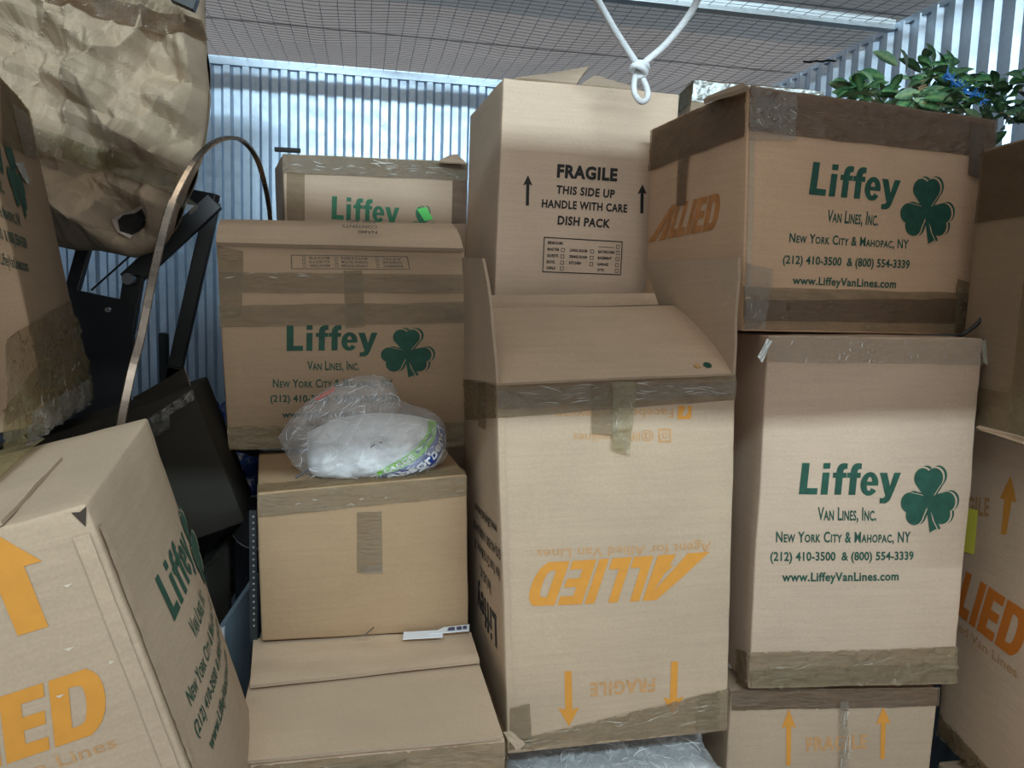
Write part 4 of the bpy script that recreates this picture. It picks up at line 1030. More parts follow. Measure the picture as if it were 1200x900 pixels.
for i, p in enumerate(P):
    T = (P[min(i + 1, len(P) - 1)] - P[max(i - 1, 0)]).normalized()
    s_ = Vector((1, .25, 0)); s_ = (s_ - T * s_.dot(T)).normalized(); n_ = T.cross(s_)
    w_ = .0088
    for a, b in ((-1, -.45), (1, -.45), (1, .45), (-1, .45)): V.append(p + s_ * a * w_ * (.9 if i < 52 else .7) + n_ * b * w_)
for i in range(len(P) - 1):
    for k in range(4): F.append((i * 4 + k, i * 4 + (k + 1) % 4, i * 4 + 4 + (k + 1) % 4, i * 4 + 4 + k))
F += [(3, 2, 1, 0), tuple(len(P) * 4 - 4 + k for k in range(4))]
lo_ = mk('arm', V, F, M['chrome'], lamp)
lo_.modifiers.new('bevel', 'BEVEL').width = .0015
V, F = tube_vf([(0, 0, 0), (0, 0, .035), (0, 0, .04)], [.10, .10, .09], 24)
mk('base', V, F, M['chrome'], lamp)

# ------------------------------------------------------------------ clutter in the gap behind
M['blue_bag'] = film('blue_plastic', (.015, .06, .26), .98, .25, .9, 30, .08)
def lump(name, label, cat, c, r, mat, seed, amp=.3, n=28, squash=(1, 1, 1)):
    c = Vector(c); V = []; F = []
    for j in range(n + 1):
        th = math.pi * j / n
        for i in range(n * 2):
            ph = math.pi * i / n
            d_ = Vector((math.sin(th) * math.cos(ph), math.sin(th) * math.sin(ph), math.cos(th)))
            k = 1 + amp * mn.noise(d_ * 1.8 + Vector((seed, 0, 0))) + crumple(d_ * r, .25, r * .9, seed, 5)
            V.append(Vector((d_.x * squash[0], d_.y * squash[1], d_.z * squash[2])) * r * k)
    m2 = n * 2
    F = [(j * m2 + i, (j + 1) * m2 + i, (j + 1) * m2 + (i + 1) % m2, j * m2 + (i + 1) % m2) for j in range(n) for i in range(m2)]
    zmin = min(v.z for v in V)
    o = mk(name, [v - Vector((0, 0, zmin)) for v in V], F, mat); o.location = (c.x, c.y, c.z + zmin)
    return tag(o, label, cat) if label else o
# dark tub with a pale rim, blue bag in it, boards around
tbx = (-0.2646, 2.02, 1.0042)
tub = thing('storage_tub', 'dark round container with a thin white rim, in the gap left of the brown box', 'container', (tbx[0], tbx[1], 0))
M['dark_plastic'] = simple('dark_plastic', (.018, .022, .035), .35)
M['rim'] = simple('white_rim', (.55, .57, .60), .5)
tc_ = Vector((0, 0, tbx[2])); ax = Vector((-.25, -1, .12)).normalized()
V, F = tube_vf([tc_ - ax * .18, tc_ - ax * .03, tc_], [.060, .066, .068], 32)
mk('body', V, F, M['dark_plastic'], tub)
s1 = ax.cross(Vector((0, 0, 1))).normalized(); s2 = ax.cross(s1)
V, F = tube_vf([tc_ + ax * .003 + (s1 * math.cos(a * math.pi / 20) + s2 * math.sin(a * math.pi / 20)) * .068 for a in range(41)], .0022, 6, False)
mk('rim', V, F, M['rim'], tub)['label'] = 'thin white rim'
V, F = box_vf((-.06, .05, 0), (.05, .16, tbx[2] - .07)); mk('stand', V, F, M['dark_plastic'], tub)
bag1 = lump('plastic_bag', 'crumpled blue plastic bag in the dark gap beside the brown box', 'bag', (-0.3356, 2.28, 1.0601), .085, M['blue_bag'], 2, .5, 24, (1, .7, .8))
bag2 = lump('plastic_bag', 'small dark blue plastic bundle just left of the wide green-lettered box', 'bag', (-0.4085, 2.36, 1.2091), .06, M['blue_bag'], 5, .5, 20, (.9, .7, 1.0))
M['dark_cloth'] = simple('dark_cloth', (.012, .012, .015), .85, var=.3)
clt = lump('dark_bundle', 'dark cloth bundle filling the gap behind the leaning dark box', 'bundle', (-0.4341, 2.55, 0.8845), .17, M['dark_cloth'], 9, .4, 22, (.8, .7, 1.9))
M['blue_grey'] = simple('blue_grey_board', (.11, .145, .18), .6)
bd = thing('flat_board', 'blue-grey flat board standing on edge between the leaning box and the low box', 'board', ((-0.2482, 1.62, 0.8502)[0], 1.62, 0))
bdv = [Vector(p) - bd.location for p in ((-0.276, 1.6, 0.8056), (-0.2161, 1.66, 0.7516), (-0.218, 1.7, 0.9831), (-0.2766, 1.6, 0.9074))]
lowz = [Vector((bdv[0].x, bdv[0].y, 0)), Vector((bdv[1].x, bdv[1].y, 0))]
v_, f_ = grid_panel(lowz[0], lowz[1], bdv[2], bdv[3], 4, 4)
bo = mk('board', v_, f_, M['blue_grey'], bd); bo.modifiers.new('t', 'SOLIDIFY').thickness = .01
v_, f_ = bar_between(bdv[3], (bdv[3].x, bdv[3].y, 0), .008, .012)
mk('edge_strip', v_, f_, M['rim'], bd)['label'] = 'pale edge strip'
# second dark crushed carton low in the gap
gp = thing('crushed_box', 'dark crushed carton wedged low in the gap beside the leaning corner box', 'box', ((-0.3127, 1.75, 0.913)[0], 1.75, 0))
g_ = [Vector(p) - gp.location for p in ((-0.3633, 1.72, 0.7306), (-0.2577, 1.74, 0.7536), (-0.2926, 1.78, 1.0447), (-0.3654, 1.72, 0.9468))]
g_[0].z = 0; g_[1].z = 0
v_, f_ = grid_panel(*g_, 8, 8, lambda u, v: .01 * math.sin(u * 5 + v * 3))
go = mk('carton', v_, f_, M['shaded_card'], gp, True); go.modifiers.new('t', 'SOLIDIFY').thickness = .03
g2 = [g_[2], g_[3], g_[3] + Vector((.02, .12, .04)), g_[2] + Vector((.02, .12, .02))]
v_, f_ = grid_panel(*g2, 6, 6, lambda u, v: .008 * math.sin(u * 5 + v * 3)); mk('flap', v_, f_, M['shaded_card'], gp).modifiers.new('t', 'SOLIDIFY').thickness = .005
# perforated steel strip beside the brown box
xs = (-0.2088, 1.55, 1.0061)
st = thing('slotted_strip', 'dark perforated metal strip standing against the left side of the brown box', 'strip', (xs[0], 1.55, 0))
z0, z1 = .0, (-0.2078, 1.55, 1.1672)[2]
v_, f_ = box_vf((-.007, -.002, z0), (.007, .002, z1)); mk('strip', v_, f_, M['dark_post'], st)
V = []; F = []
zz = .93
hm = simple('punched_hole', (.30, .30, .30), .6)
while zz < z1 - .01:
    add_vf(V, F, *tube_vf([(.001, -.0021, zz), (.001, -.0030, zz)], .0022, 8)); zz += .0125
ho = mk('hole', V, F, hm, st); ho['kind'] = 'stuff'

# ------------------------------------------------------------------ bag of paper towels
bgc = Vector((0.0041, 1.62, 1.2036))
tw = thing('towel_bag', 'clear plastic bag of white paper towels with a green and blue band', 'bag', bgc)
def shell(outline, depth, n_r, seed, amp, lam, mat, name, y_off=0.0, pw=4.0, smooth=True):
    O = [Vector(p) - bgc for p in outline]
    cen = sum(O, Vector()) / len(O)
    rg = smooth_path([o - cen for o in O] + [O[0] - cen], 9)[:-1]; V = []; F = []
    na_ = len(rg)
    for side in (0, 1):
        base = len(V)
        for r_ in range(0, n_r + 1):
            u = (r_ / n_r) ** .8
            for a_ in range(na_):
                p = rg[a_] * u
                h = depth * max(0, 1 - u ** pw) ** .55
                k = min(1, (1 - u) * 5)
                h += (crumple(p + cen, amp, lam, seed, 6) + crumple(p + cen, amp * .45, lam * .35, seed + 3, 5)) * (.25 + .75 * k)
                V.append(cen + Vector((p.x, p.y + y_off - h * (1 if side == 0 else -1), p.z)))
        for r_ in range(n_r):
            for a_ in range(na_):
                q = (base + r_ * na_ + a_, base + (r_ + 1) * na_ + a_, base + (r_ + 1) * na_ + (a_ + 1) % na_, base + r_ * na_ + (a_ + 1) % na_)
                F.append(q if side else q[::-1])
    b_ = bmesh.new(); bv_ = [b_.verts.new(v) for v in V]
    for q in F:
        try: b_.faces.new([bv_[i] for i in q])
        except ValueError: pass
    bmesh.ops.remove_doubles(b_, verts=b_.verts[:], dist=.0004)
    bmesh.ops.recalc_face_normals(b_, faces=b_.faces[:])
    tree = BVHTree.FromBMesh(b_)
    return bm_obj(name, b_, mat, tw, smooth), tree
M['towel'] = simple('white_paper_towel', (.80, .81, .82), .7, var=.05, scale=20, bmp=.3)
Y0 = 1.64
pk, ptree = shell([(-0.1083, 1.6, 1.3137), (-0.0489, 1.6, 1.342), (0.0288, 1.6, 1.3545), (0.1063, 1.6, 1.3492), (0.1494, 1.6, 1.3329), (0.1698, 1.6, 1.3036), (0.1671, 1.6, 1.2614), (0.1333, 1.6, 1.2359), (0.0833, 1.6, 1.2219), (0.0127, 1.6, 1.2193), (-0.0654, 1.6, 1.2204), (-0.1048, 1.6, 1.2371)], .062, 16, 3, .010, .06, M['towel'], 'towel_pack')
def on_pack(px, lift):
    h = ptree.ray_cast(Vector((px[0], -1, px[2])) , Vector((0, 1, 0)))
    return (h[0] if h[0] is not None else Vector((px[0], -.02, px[2]))) + Vector((0, -lift, 0))
def pack_patch(name, rows, mat, lift, label=None, nu=26, nv=5):
    A = smooth_path([Vector(p) - bgc for p in rows[0]], 8); B = smooth_path([Vector(p) - bgc for p in rows[1]], 8); V = []
    n = len(A)
    for j in range(nv + 1):
        for i in range(n):
            p = A[i].lerp(B[i], j / nv); V.append(on_pack(p, lift))
    o = mk(name, V, [(j * n + i, j * n + i + 1, (j + 1) * n + i + 1, (j + 1) * n + i) for j in range(nv) for i in range(n - 1)], mat, tw, True)
    if label: o['label'] = label
    return A, B
M['pack_green'] = simple('green_band', (.20, .55, .03), .35, var=.05)
M['pack_blue'] = simple('blue_band', (.012, .045, .26), .3, var=.05)
M['pack_white'] = simple('white_band_print', (.8, .8, .8), .5, var=.02)
M['pack_red'] = simple('red_print', (.62, .09, .05), .5, var=.05)
g0 = [(0.0314, 1.58, 1.2435), (0.0673, 1.57, 1.265), (0.1018, 1.57, 1.288), (0.1294, 1.57, 1.3183), (0.1368, 1.58, 1.3416)]
g1 = [(0.035, 1.58, 1.2345), (0.078, 1.57, 1.2488), (0.1196, 1.57, 1.2753), (0.1472, 1.57, 1.3075), (0.1564, 1.58, 1.3362)]
b1 = [(0.0438, 1.58, 1.2254), (0.0963, 1.58, 1.2301), (0.1439, 1.58, 1.2513), (0.1692, 1.59, 1.2836), (0.1733, 1.6, 1.3128)]
pack_patch('green_band', (g0, g1), M['pack_green'], .004, 'bright green curved band')
pack_patch('blue_band', (g1, b1), M['pack_blue'], .004, 'dark blue curved band')
def band_text(s_, rowA, rowB, x0, x1, y0, y1, mat, bold):
    A = smooth_path([Vector(p) - bgc for p in rowA], 8); B = smooth_path([Vector(p) - bgc for p in rowB], 8); n = len(A) - 1
    V, F = text_vf(s_, bold); Pn = []
    for x, y in V:
        t_ = (x0 + (x1 - x0) * x) * n; i = min(int(t_), n - 1); fx = t_ - i
        a = A[i].lerp(A[i + 1], fx); b = B[i].lerp(B[i + 1], fx)
        Pn.append(on_pack(b.lerp(a, y0 + (y1 - y0) * y), .0065))
    mk('lettering', Pn, F, mat, tw)
band_text('LARGE', g0, g1, .10, .46, .15, .80, M['pack_white'], .02)
band_text('& Strong', g0, g1, .50, .80, .25, .80, M['pack_blue'], .0)
band_text('Absorbent', g1, b1, .06, .92, .22, .86, M['pack_white'], .03)
film_o, ftree = shell([(-0.1654, 1.6, 1.3051), (-0.1336, 1.6, 1.3525), (-0.078, 1.6, 1.4001), (-0.0237, 1.6, 1.4269), (0.0366, 1.6, 1.4329), (0.0665, 1.6, 1.4119), (0.0774, 1.6, 1.3869), (0.0988, 1.6, 1.3726), (0.1453, 1.6, 1.3583), (0.171, 1.6, 1.3329), (0.179, 1.6, 1.2999), (0.1708, 1.6, 1.2558), (0.1191, 1.6, 1.2232), (0.0303, 1.6, 1.2154), (-0.0568, 1.6, 1.2167), (-0.1082, 1.6, 1.2264), (-0.1454, 1.6, 1.2625)], .088, 40, 11, .016, .045, M['wrap'], 'plastic_film', 0, 3.0, True)
film_o['label'] = 'crinkled clear plastic film'
rnd = random.Random(21); V = []; F = []
lo3 = [min(v.co[i] for v in film_o.data.vertices) for i in range(3)]; hi3 = [max(v.co[i] for v in film_o.data.vertices) for i in range(3)]
for _ in range(420):
    h_ = ftree.ray_cast(Vector((rnd.uniform(lo3[0], hi3[0]), -1, rnd.uniform(lo3[2], hi3[2]))), Vector((0, 1, 0)))
    if h_[0] is None: continue
    n_ = h_[1] if h_[1].y < 0 else -h_[1]
    a = rnd.gauss(.75, .55); d_ = Vector((math.cos(a), 0, math.sin(a))); d_ = (d_ - n_ * d_.dot(n_)).normalized()
    sliver(V, F, h_[0] + n_ * .002, d_, n_, rnd.uniform(.006, .028), rnd.uniform(.0003, .0010), rnd.uniform(-.15, .15))
fc_ = mk('film_crease_glint', V, F, M['crease_glint_white'], tw, True); fc_['kind'] = 'stuff'  # white slivers over the bag film, painted glints along its creases
def patch3(parent, base, name, pts, mat, label=None):
    o = mk(name, [Vector(p) - base for p in pts], [tuple(range(len(pts)))], mat, parent)
    if label: o['label'] = label
patch3(tw, bgc, 'red_print', ((-0.0966, 1.6, 1.3842), (-0.0747, 1.6, 1.3966), (-0.0526, 1.6, 1.4091), (-0.0543, 1.6, 1.4003), (-0.0881, 1.6, 1.379)), M['pack_red'], 'red print seen through the film')
patch3(tw, bgc, 'grey_mark', ((-0.032, 1.545, 1.3112), (-0.0188, 1.545, 1.325), (-0.0171, 1.545, 1.3198), (-0.0287, 1.545, 1.3077)), M['grey_metal'])
V, F = tube_vf([Vector(p) - bgc for p in ((-0.1266, 1.535, 1.2351), (-0.1123, 1.54, 1.2423), (-0.1029, 1.545, 1.2496))], .0022, 6); mk('twist_tie', V, F, M['black_metal'], tw)
for q in (((0.0183, 1.54, 1.2963), (0.0267, 1.54, 1.3014), (0.0284, 1.54, 1.2997), (0.02, 1.54, 1.2928)), ((0.0351, 1.54, 1.3031), (0.0418, 1.54, 1.3066), (0.0418, 1.54, 1.304), (0.0351, 1.54, 1.2996))):
    patch3(tw, bgc, 'dark_mark', q, M['black_metal'])

# paper slips on the low box
M['slip'] = simple('white_card_paper', (.80, .82, .86), .6, var=.02)
for nm, cs, lab in (('paper_slip', ((0.0858, 1.4874, 0.9125), (0.1664, 1.4872, 0.9125), (0.1699, 1.5212, 0.9125), (0.0892, 1.5209, 0.9125)), 'blank white paper slip on the low box, left of the printed one'),
                    ('paper_slip', ((0.1397, 1.499, 0.915), (0.2229, 1.505, 0.915), (0.2272, 1.5359, 0.915), (0.1723, 1.5278, 0.915)), 'white slip with small dark print, tucked against the brown box')):
    c0 = Vector(cs[0])
    v_, f_ = grid_panel(*(Vector(c) - c0 for c in cs), 2, 2)
    o = mk(nm, v_, f_, M['slip']); o.location = c0
    o.modifiers.new('t', 'SOLIDIFY').thickness = .0012
    tag(o, lab, 'paper', 'paper slips on the low box')
sl_inv = Matrix.Translation(-o.location)
M['slip_ink'] = simple('slip_ink', (.08, .08, .16), .6)
SLIPQ = (((0.1771, 1.5059, 0.916), (0.1931, 1.5072, 0.916), (0.1947, 1.5211, 0.916), (0.1821, 1.5198, 0.916)), ((0.1967, 1.5076, 0.916), (0.2074, 1.5088, 0.916), (0.2092, 1.5227, 0.916), (0.1983, 1.5215, 0.916)), ((0.2101, 1.5093, 0.916), (0.2182, 1.5099, 0.916), (0.2202, 1.5247, 0.916), (0.2119, 1.5232, 0.916)))
for k_ in range(3):
    q_ = SLIPQ[k_]
    mk('print_mark', [sl_inv @ Vector(p) + Vector((0, 0, .0016)) for p in q_], [(0, 1, 2, 3)], M['slip_ink'], o)
# little twig / wire stub on the box
wt = (0.0116, 1.49, 0.9227)
V, F = tube_vf([Vector(p) - Vector(wt) for p in ((-0.0018, 1.49, 0.9234), (0.0115, 1.485, 0.9267), (0.0283, 1.5, 0.9351))], .0016, 6)
o = mk('twig', V, F, simple('twig_brown', (.12, .09, .06), .8)); o.location = wt
tag(o, 'tiny dark twig lying against the foot of the brown box', 'twig')

# ------------------------------------------------------------------ plastic wrapped white unit at the bottom
wu0 = Vector((.495, 1.56, .422))
wu = thing('wrapped_unit', 'white appliance wrapped in crinkled clear plastic, under the tall inverted box', 'appliance', wu0)
def wunit(x0, x1, y0, y1, z1, amp, mat, name, seed):
    nx, ny, nz = (110, 50, 60) if amp else (20, 10, 10); V = []; F = []
    def pt(u, v, w):  # rounded block
        r = .03; lo_ = Vector((x0, y0, 0)); hi_ = Vector((x1, y1, z1))
        p = Vector((x0 + (x1 - x0) * u, y0 + (y1 - y0) * v, z1 * w))
        q = Vector([max(lo_[i] + r, min(hi_[i] - r, p[i])) for i in range(3)]); e = p - q
        p = q + e.normalized() * r if e.length > 1e-9 else p
        if amp: p += (e.normalized() if e.length else Vector()) * (abs(crumple(p, amp, .06, seed, 5)) + abs(crumple(p, amp * .5, .022, seed + 2, 5)))
        return p
    def face(fn, na_, nb_):
        b0 = len(V)
        for j in range(nb_ + 1):
            for i in range(na_ + 1): V.append(pt(*fn(i / na_, j / nb_)))
        for j in range(nb_):
            for i in range(na_): F.append((b0 + j * (na_ + 1) + i, b0 + j * (na_ + 1) + i + 1, b0 + (j + 1) * (na_ + 1) + i + 1, b0 + (j + 1) * (na_ + 1) + i))
    face(lambda a, b: (a, 0, b), nx, nz); face(lambda a, b: (1 - a, 1, b), nx, nz)
    face(lambda a, b: (0, 1 - a, b), ny, nz); face(lambda a, b: (1, a, b), ny, nz)
    face(lambda a, b: (a, b, 1), nx, ny); face(lambda a, b: (a, 1 - b, 0), nx, ny)
    b_ = bmesh.new(); bv_ = [b_.verts.new(v) for v in V]
    for q in F:
        try: b_.faces.new([bv_[i] for i in q])
        except ValueError: pass
    bmesh.ops.remove_doubles(b_, verts=b_.verts[:], dist=.0005)
    return bm_obj(name, b_, mat, wu, True)
wunit(-.205, .205, -.255, .20, .262, 0, M['white'], 'casing', 1)
w_o = wunit(-.213, .213, -.263, .205, .268, .020, M['wrap_thick'], 'plastic_film', 4); w_o['label'] = 'crinkled clear plastic film'
bm = bmesh.new(); bm.from_mesh(w_o.data); utree = BVHTree.FromBMesh(bm); bm.free()
rnd = random.Random(5); V = []; F = []
for _ in range(330):
    if rnd.random() < .7: o_, dr = Vector((rnd.uniform(-.21, .21), -1, rnd.uniform(.10, .27))), Vector((0, 1, 0))
    else: o_, dr = Vector((rnd.uniform(-.21, .21), rnd.uniform(-.26, -.15), 1)), Vector((0, 0, -1))
    h_ = utree.ray_cast(o_, dr)
    if h_[0] is None: continue
    n_ = h_[1] if h_[1].dot(dr) < 0 else -h_[1]
    d_ = Vector((rnd.gauss(0, 1), rnd.gauss(0, 1), rnd.gauss(0, 1))); d_ = (d_ - n_ * d_.dot(n_)).normalized()
    sliver(V, F, h_[0] + n_ * .002, d_, n_, rnd.uniform(.01, .05), rnd.uniform(.0004, .0012), rnd.uniform(-.2, .2))
fc_ = mk('film_crease_glint', V, F, M['crease_glint_white'], wu, True); fc_['kind'] = 'stuff'  # glints on the wrapping, put in as white slivers
V = []; F = []
for i in range(14):
    for j in range(12):
        cx_ = .09 + .009 * i + (.0045 if j % 2 else 0); cz_ = .13 + .0085 * j
        add_vf(V, F, *tube_vf([(cx_, -.2555, cz_), (cx_, -.2565, cz_)], .0032, 6))
vh = mk('vent_hole', V, F, simple('vent_dark', (.22, .23, .25), .6), wu); vh['kind'] = 'stuff'
# whitish plastic scrap between the stacks
sb = lump('plastic_scrap', 'small whitish plastic-wrapped scrap between the tall box and the right stack', 'scrap', (0.8208, 1.52, 0.8232), .022, M['white'], 13, .4, 14, (.5, .6, 1.5))

# ------------------------------------------------------------------ rope, cable, plant, bits
M['rope'] = simple('white_rope', (.74, .75, .77), .75, var=.08, scale=200, bmp=.6)
kn = Vector((0.6076, 1.72, 2.1173))
rp = thing('rope', 'white rope tied in a knot with a hanging loop, slung from the mesh ceiling', 'rope', kn)
def rtube(name, pts, r, n=10, sm=6):
    P = smooth_path([Vector(p) - kn for p in pts], sm)
    v_, f_ = tube_vf(P, r, n); return mk(name, v_, f_, M['rope'], rp, True)
RY = 1.72
rtube('strand', [(0.3563, 1.45, 2.2434), (0.4598, 1.6, 2.2277), (0.5384, 1.68, 2.1831), (0.5962, 1.72, 2.1422), (0.6115, 1.72, 2.1213)], .0078)
rtube('strand', [(0.6739, 1.45, 2.2943), (0.6966, 1.6, 2.2552), (0.6942, 1.66, 2.2235), (0.6617, 1.7, 2.1753), (0.6247, 1.72, 2.141), (0.6036, 1.72, 2.1169)], .0078)
rtube('knot', [(0.589, 1.708, 2.1198), (0.5996, 1.7, 2.1295), (0.6207, 1.708, 2.1299), (0.6287, 1.728, 2.1231), (0.612, 1.732, 2.1171), (0.5915, 1.72, 2.1159), (0.5899, 1.7, 2.1232), (0.6066, 1.696, 2.1198), (0.6211, 1.712, 2.1125), (0.6041, 1.72, 2.1058)], .0074)
rtube('loop', [(0.6036, 1.72, 2.1169), (0.5987, 1.72, 2.0923), (0.6006, 1.716, 2.0673), (0.6142, 1.712, 2.0506), (0.6288, 1.714, 2.0578), (0.6322, 1.72, 2.0764), (0.6206, 1.72, 2.1016), (0.6096, 1.72, 2.1174)], .0068)
M['cable'] = simple('black_cable', (.012, .012, .013), .5)
cb = Vector((1.2428, 1.42, 1.5507))
P = smooth_path([Vector(p) - cb for p in ((1.253, 1.46, 1.5413), (1.2342, 1.41, 1.5492), (1.2556, 1.395, 1.5719), (1.2774, 1.395, 1.5973), (1.2937, 1.41, 1.6117), (1.3169, 1.45, 1.6172), (1.3542, 1.5, 1.6119))], 6)
v_, f_ = tube_vf(P, .0042, 8); o = mk('cable', v_, f_, M['cable'], None, True); o.location = cb
tag(o, 'black cable looping out at the lower right corner of the top right box', 'cable')
zt = Vector((1.7601, 2.9015, 2.58)); zt.z = CZ - .02
V = []; F = []
for i in range(5):
    add_vf(V, F, *tube_vf([Vector((.02 * (i - 2), -.01 * (i - 2), -.004 - .004 * (i % 2))), Vector((.02 * (i - 2) + .03, -.01 * (i - 2) - .015, -.010 + .006 * (i % 2)))], .004, 6))
o = mk('wire_tie', V, F, M['cable']); o.location = zt
tag(o, 'dark twisted tie caught on the wire mesh near the right wall', 'tie')
# small grey scrap of wood on the left box and dark rod end behind
o = slab('wood_scrap', (-.035, -.02, 0), (.03, .02, .012), simple('dark_wood', (.10, .08, .06), .8), None, .002)
o.location = Vector((-0.2715, 1.93, 1.7712)); o.location.z = 1.722; o.rotation_euler = (0, R_(8), R_(10))
tag(o, 'small dark wooden scrap lying on the back left edge of the wide box', 'scrap')
v_, f_ = tube_vf([Vector((0, 0, 0)), Vector((.07, .02, .004))], .007, 10)
o = mk('rod', v_, f_, M['cable']); o.location = Vector((-0.2531, 2.38, 2.0072))
tag(o, 'dark rod end sticking out over the top left corner of the farthest box', 'rod')

M['leaf'] = None
def leaf_mat(name, c0, c1):
    m, nt, p = newmat(name)
    v = coords(nt)
    sx = N(nt, 'ShaderNodeSeparateXYZ'); nt.links.new(v, sx.inputs[0])
    ab = N(nt, 'ShaderNodeMath', operation='ABSOLUTE'); nt.links.new(sx.outputs['Y'], ab.inputs[0])
    nz, _ = noise_ramp(nt, v, 120, -.004, .004)
    ad = N(nt, 'ShaderNodeMath', operation='ADD'); nt.links.new(ab.outputs[0], ad.inputs[0]); nt.links.new(nz, ad.inputs[1])
    mr = N(nt, 'ShaderNodeMapRange'); mr.inputs[1].default_value = .001; mr.inputs[2].default_value = .009; nt.links.new(ad.outputs[0], mr.inputs[0])
    mx = N(nt, 'ShaderNodeMix', data_type='RGBA'); nt.links.new(mr.outputs[0], mx.inputs['Factor'])
    mx.inputs['A'].default_value = (*c1, 1); mx.inputs['B'].default_value = (*c0, 1)
    nt.links.new(mx.outputs['Result'], p.inputs['Base Color'])
    p.inputs['Roughness'].default_value = .4
    return m
LM = [leaf_mat('leaf_green', (.030, .105, .045), (.12, .24, .09)), leaf_mat('leaf_pale', (.10, .20, .12), (.25, .35, .18)), leaf_mat('leaf_dark', (.018, .05, .022), (.06, .12, .05))]
lms = []
for mt in LM:
    for L_, w_ in ((.072, .0145), (.056, .013)):
        ts = (0, .14, .34, .58, .8, 1); V = []; F = []
        for t_ in ts:
            hw = w_ * math.sin(math.pi * min(1, t_ * .94 + .03)) ** .8
            z_ = -.35 * L_ * (t_ - .4) ** 2
            V += [(t_ * L_, -hw, z_ + hw * .35), (t_ * L_, 0, z_), (t_ * L_, hw, z_ + hw * .35)]
        for i in range(5): F += [(i * 3, i * 3 + 3, i * 3 + 4, i * 3 + 1), (i * 3 + 1, i * 3 + 4, i * 3 + 5, i * 3 + 2)]
        me = bpy.data.meshes.new('leaf'); me.from_pydata(V, [], F); me.update(); me.materials.append(mt); me.shade_smooth()
        lms.append(me)
plc = Vector((1.3892, 1.72, 2.0694)); plc.z += .0
pl = thing('artificial_plant', 'leafy green artificial plant lying on top of the right-hand boxes', 'plant', plc)
M['stem'] = simple('plant_stem', (.30, .21, .11), .7)
rnd = random.Random(11)
stems = [[(1.2874, 1.75, 2.0828), (1.3116, 1.75, 2.1275), (1.3763, 1.76, 2.1618), (1.4444, 1.77, 2.1761), (1.5163, 1.78, 2.1677)],
         [(1.2469, 1.72, 2.0711), (1.2807, 1.7, 2.0931), (1.3443, 1.7, 2.1119), (1.4275, 1.7, 2.1124), (1.5141, 1.7, 2.0946), (1.5668, 1.66, 2.0494)],
         [(1.3528, 1.8, 2.105), (1.4121, 1.82, 2.1673), (1.4495, 1.84, 2.2075), (1.4703, 1.85, 2.2335)],
         [(1.2657, 1.78, 2.094), (1.2487, 1.8, 2.1222), (1.2297, 1.82, 2.1423)], [(1.4344, 1.75, 2.1103), (1.4793, 1.78, 2.1626), (1.5079, 1.8, 2.1975)],
         [(1.4586, 1.72, 2.0991), (1.4854, 1.7, 2.133), (1.5018, 1.66, 2.1285), (1.5271, 1.62, 2.1128)],
         [(1.2812, 1.66, 2.0721), (1.3221, 1.64, 2.0707), (1.3759, 1.62, 2.0509)], [(1.4797, 1.66, 2.0731), (1.4731, 1.6, 2.0498), (1.4928, 1.56, 2.0427)]]
for s_ in stems:
    P = smooth_path([Vector(p) - plc for p in s_], 5)
    v_, f_ = tube_vf(P, .0022, 5); mk('stem', v_, f_, M['stem'], pl)
pl.location.z += .012
for i in range(7):
    v_, f_ = tube_vf([Vector((1.2416, 1.7, 2.0663)) - plc + Vector((.004 * i, 0, -.004)), Vector((1.2852, 1.72, 2.1101)) - plc + Vector((.006 * i, .002 * i, .002 * (i % 3))), Vector((1.3689, 1.74, 2.1459)) - plc + Vector((.005 * i, .01, -.004 * i))], .0018, 5)
    mk('stem', v_, f_, M['stem'], pl)
def put_leaf(p, yaw, pitch, roll, me, s_=1.0):
    o = bpy.data.objects.new('leaf', me); C.objects.link(o); o.parent = pl
    o.location = p; o.rotation_euler = (roll, pitch, yaw); o.scale = (s_, s_, s_)
for px in ((1003,98,1.82,0,1),(1010,102,1.8,30,0),(1040,75,1.84,-40,1),(1062,78,1.85,80,1),(1083,80,1.84,-60,2),(1096,78,1.85,90,0),(1116,80,1.82,100,2),(1068,88,1.82,170,0),(1025,95,1.82,200,1)):
    pass
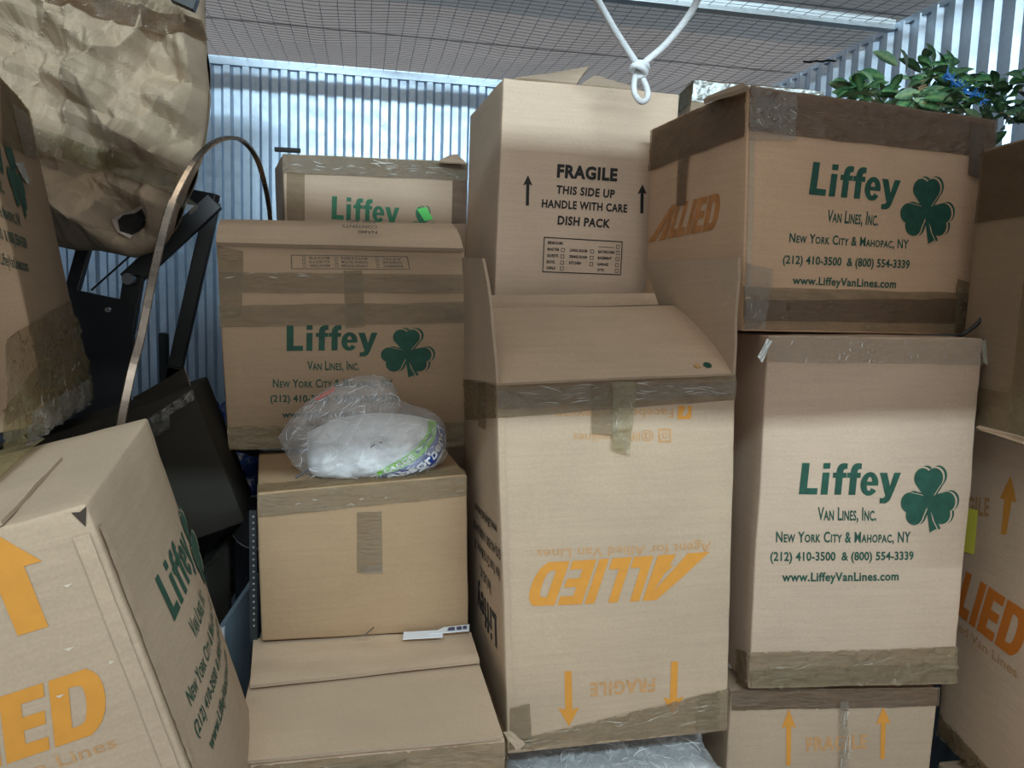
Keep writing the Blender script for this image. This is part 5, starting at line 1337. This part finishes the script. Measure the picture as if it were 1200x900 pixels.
HAND = [((1.3022, 1.82, 2.1753), 168, -12, 0), ((1.3529, 1.84, 2.2165), 140, -35, 1), ((1.3798, 1.84, 2.1975), 95, -75, 1), ((1.4244, 1.84, 2.2054), 130, -40, 2), ((1.4662, 1.85, 2.2245), 85, -70, 0), ((1.49, 1.82, 2.2183), 75, -60, 2),
        ((1.2564, 1.8, 2.1436), 185, -15, 0), ((1.2153, 1.8, 2.1197), 180, 10, 0), ((1.5274, 1.78, 2.1812), 10, -15, 0), ((1.5258, 1.72, 2.1534), 20, -20, 1), ((1.519, 1.68, 2.1428), 60, -30, 2), ((1.5176, 1.64, 2.1169), 10, 10, 2)]
for p, yw, pt_, mi_ in HAND:
    put_leaf(Vector(p) - plc, R_(yw + rnd.uniform(-10, 10)), R_(pt_), R_(rnd.uniform(-40, 40) + 50), lms[mi_ * 2], 1.0)
n_leaf = 0
while n_leaf < 230:
    s_ = rnd.choice(stems); P = smooth_path([Vector(p) for p in s_], 5)
    p = rnd.choice(P) - plc + Vector((rnd.gauss(0, .02), rnd.gauss(0, .03), rnd.gauss(.0, .012)))
    k_ = rnd.random()
    right = p.x > .06
    mi_ = (2 if k_ < .55 else 0) if right else (0 if k_ < .5 else 1 if k_ < .85 else 2)
    put_leaf(p, rnd.uniform(0, 6.28), R_(rnd.uniform(-35, 40)), R_(rnd.uniform(-70, 70)), lms[mi_ * 2 + rnd.randrange(2)], rnd.uniform(.75, 1.05))
    n_leaf += 1
# blue sprig tied into the leaves
sp = Vector((1.3947, 1.68, 2.1448))
sg = thing('blue_sprig', 'bright blue tinsel sprig poking out among the green leaves', 'decoration', sp)
M['blue_tinsel'] = simple('blue_tinsel', (.012, .10, .30), .3, .2)
P = smooth_path([Vector(p) - sp for p in ((1.3851, 1.7, 2.173), (1.3947, 1.68, 2.1448), (1.415, 1.66, 2.1216), (1.4343, 1.64, 2.1026))], 6)
v_, f_ = tube_vf(P, .003, 6); mk('stem', v_, f_, M['blue_tinsel'], sg)
for i in range(70):
    p = rnd.choice(P); d_ = Vector((rnd.gauss(0, 1), rnd.gauss(0, .6), rnd.gauss(0, 1))).normalized()
    s_ = d_.cross(Vector((0, 1, 0))).normalized() * .003
    v_ = [p - s_, p + s_, p + d_ * .022]
    mk('needle', v_, [(0, 1, 2)], M['blue_tinsel'], sg)
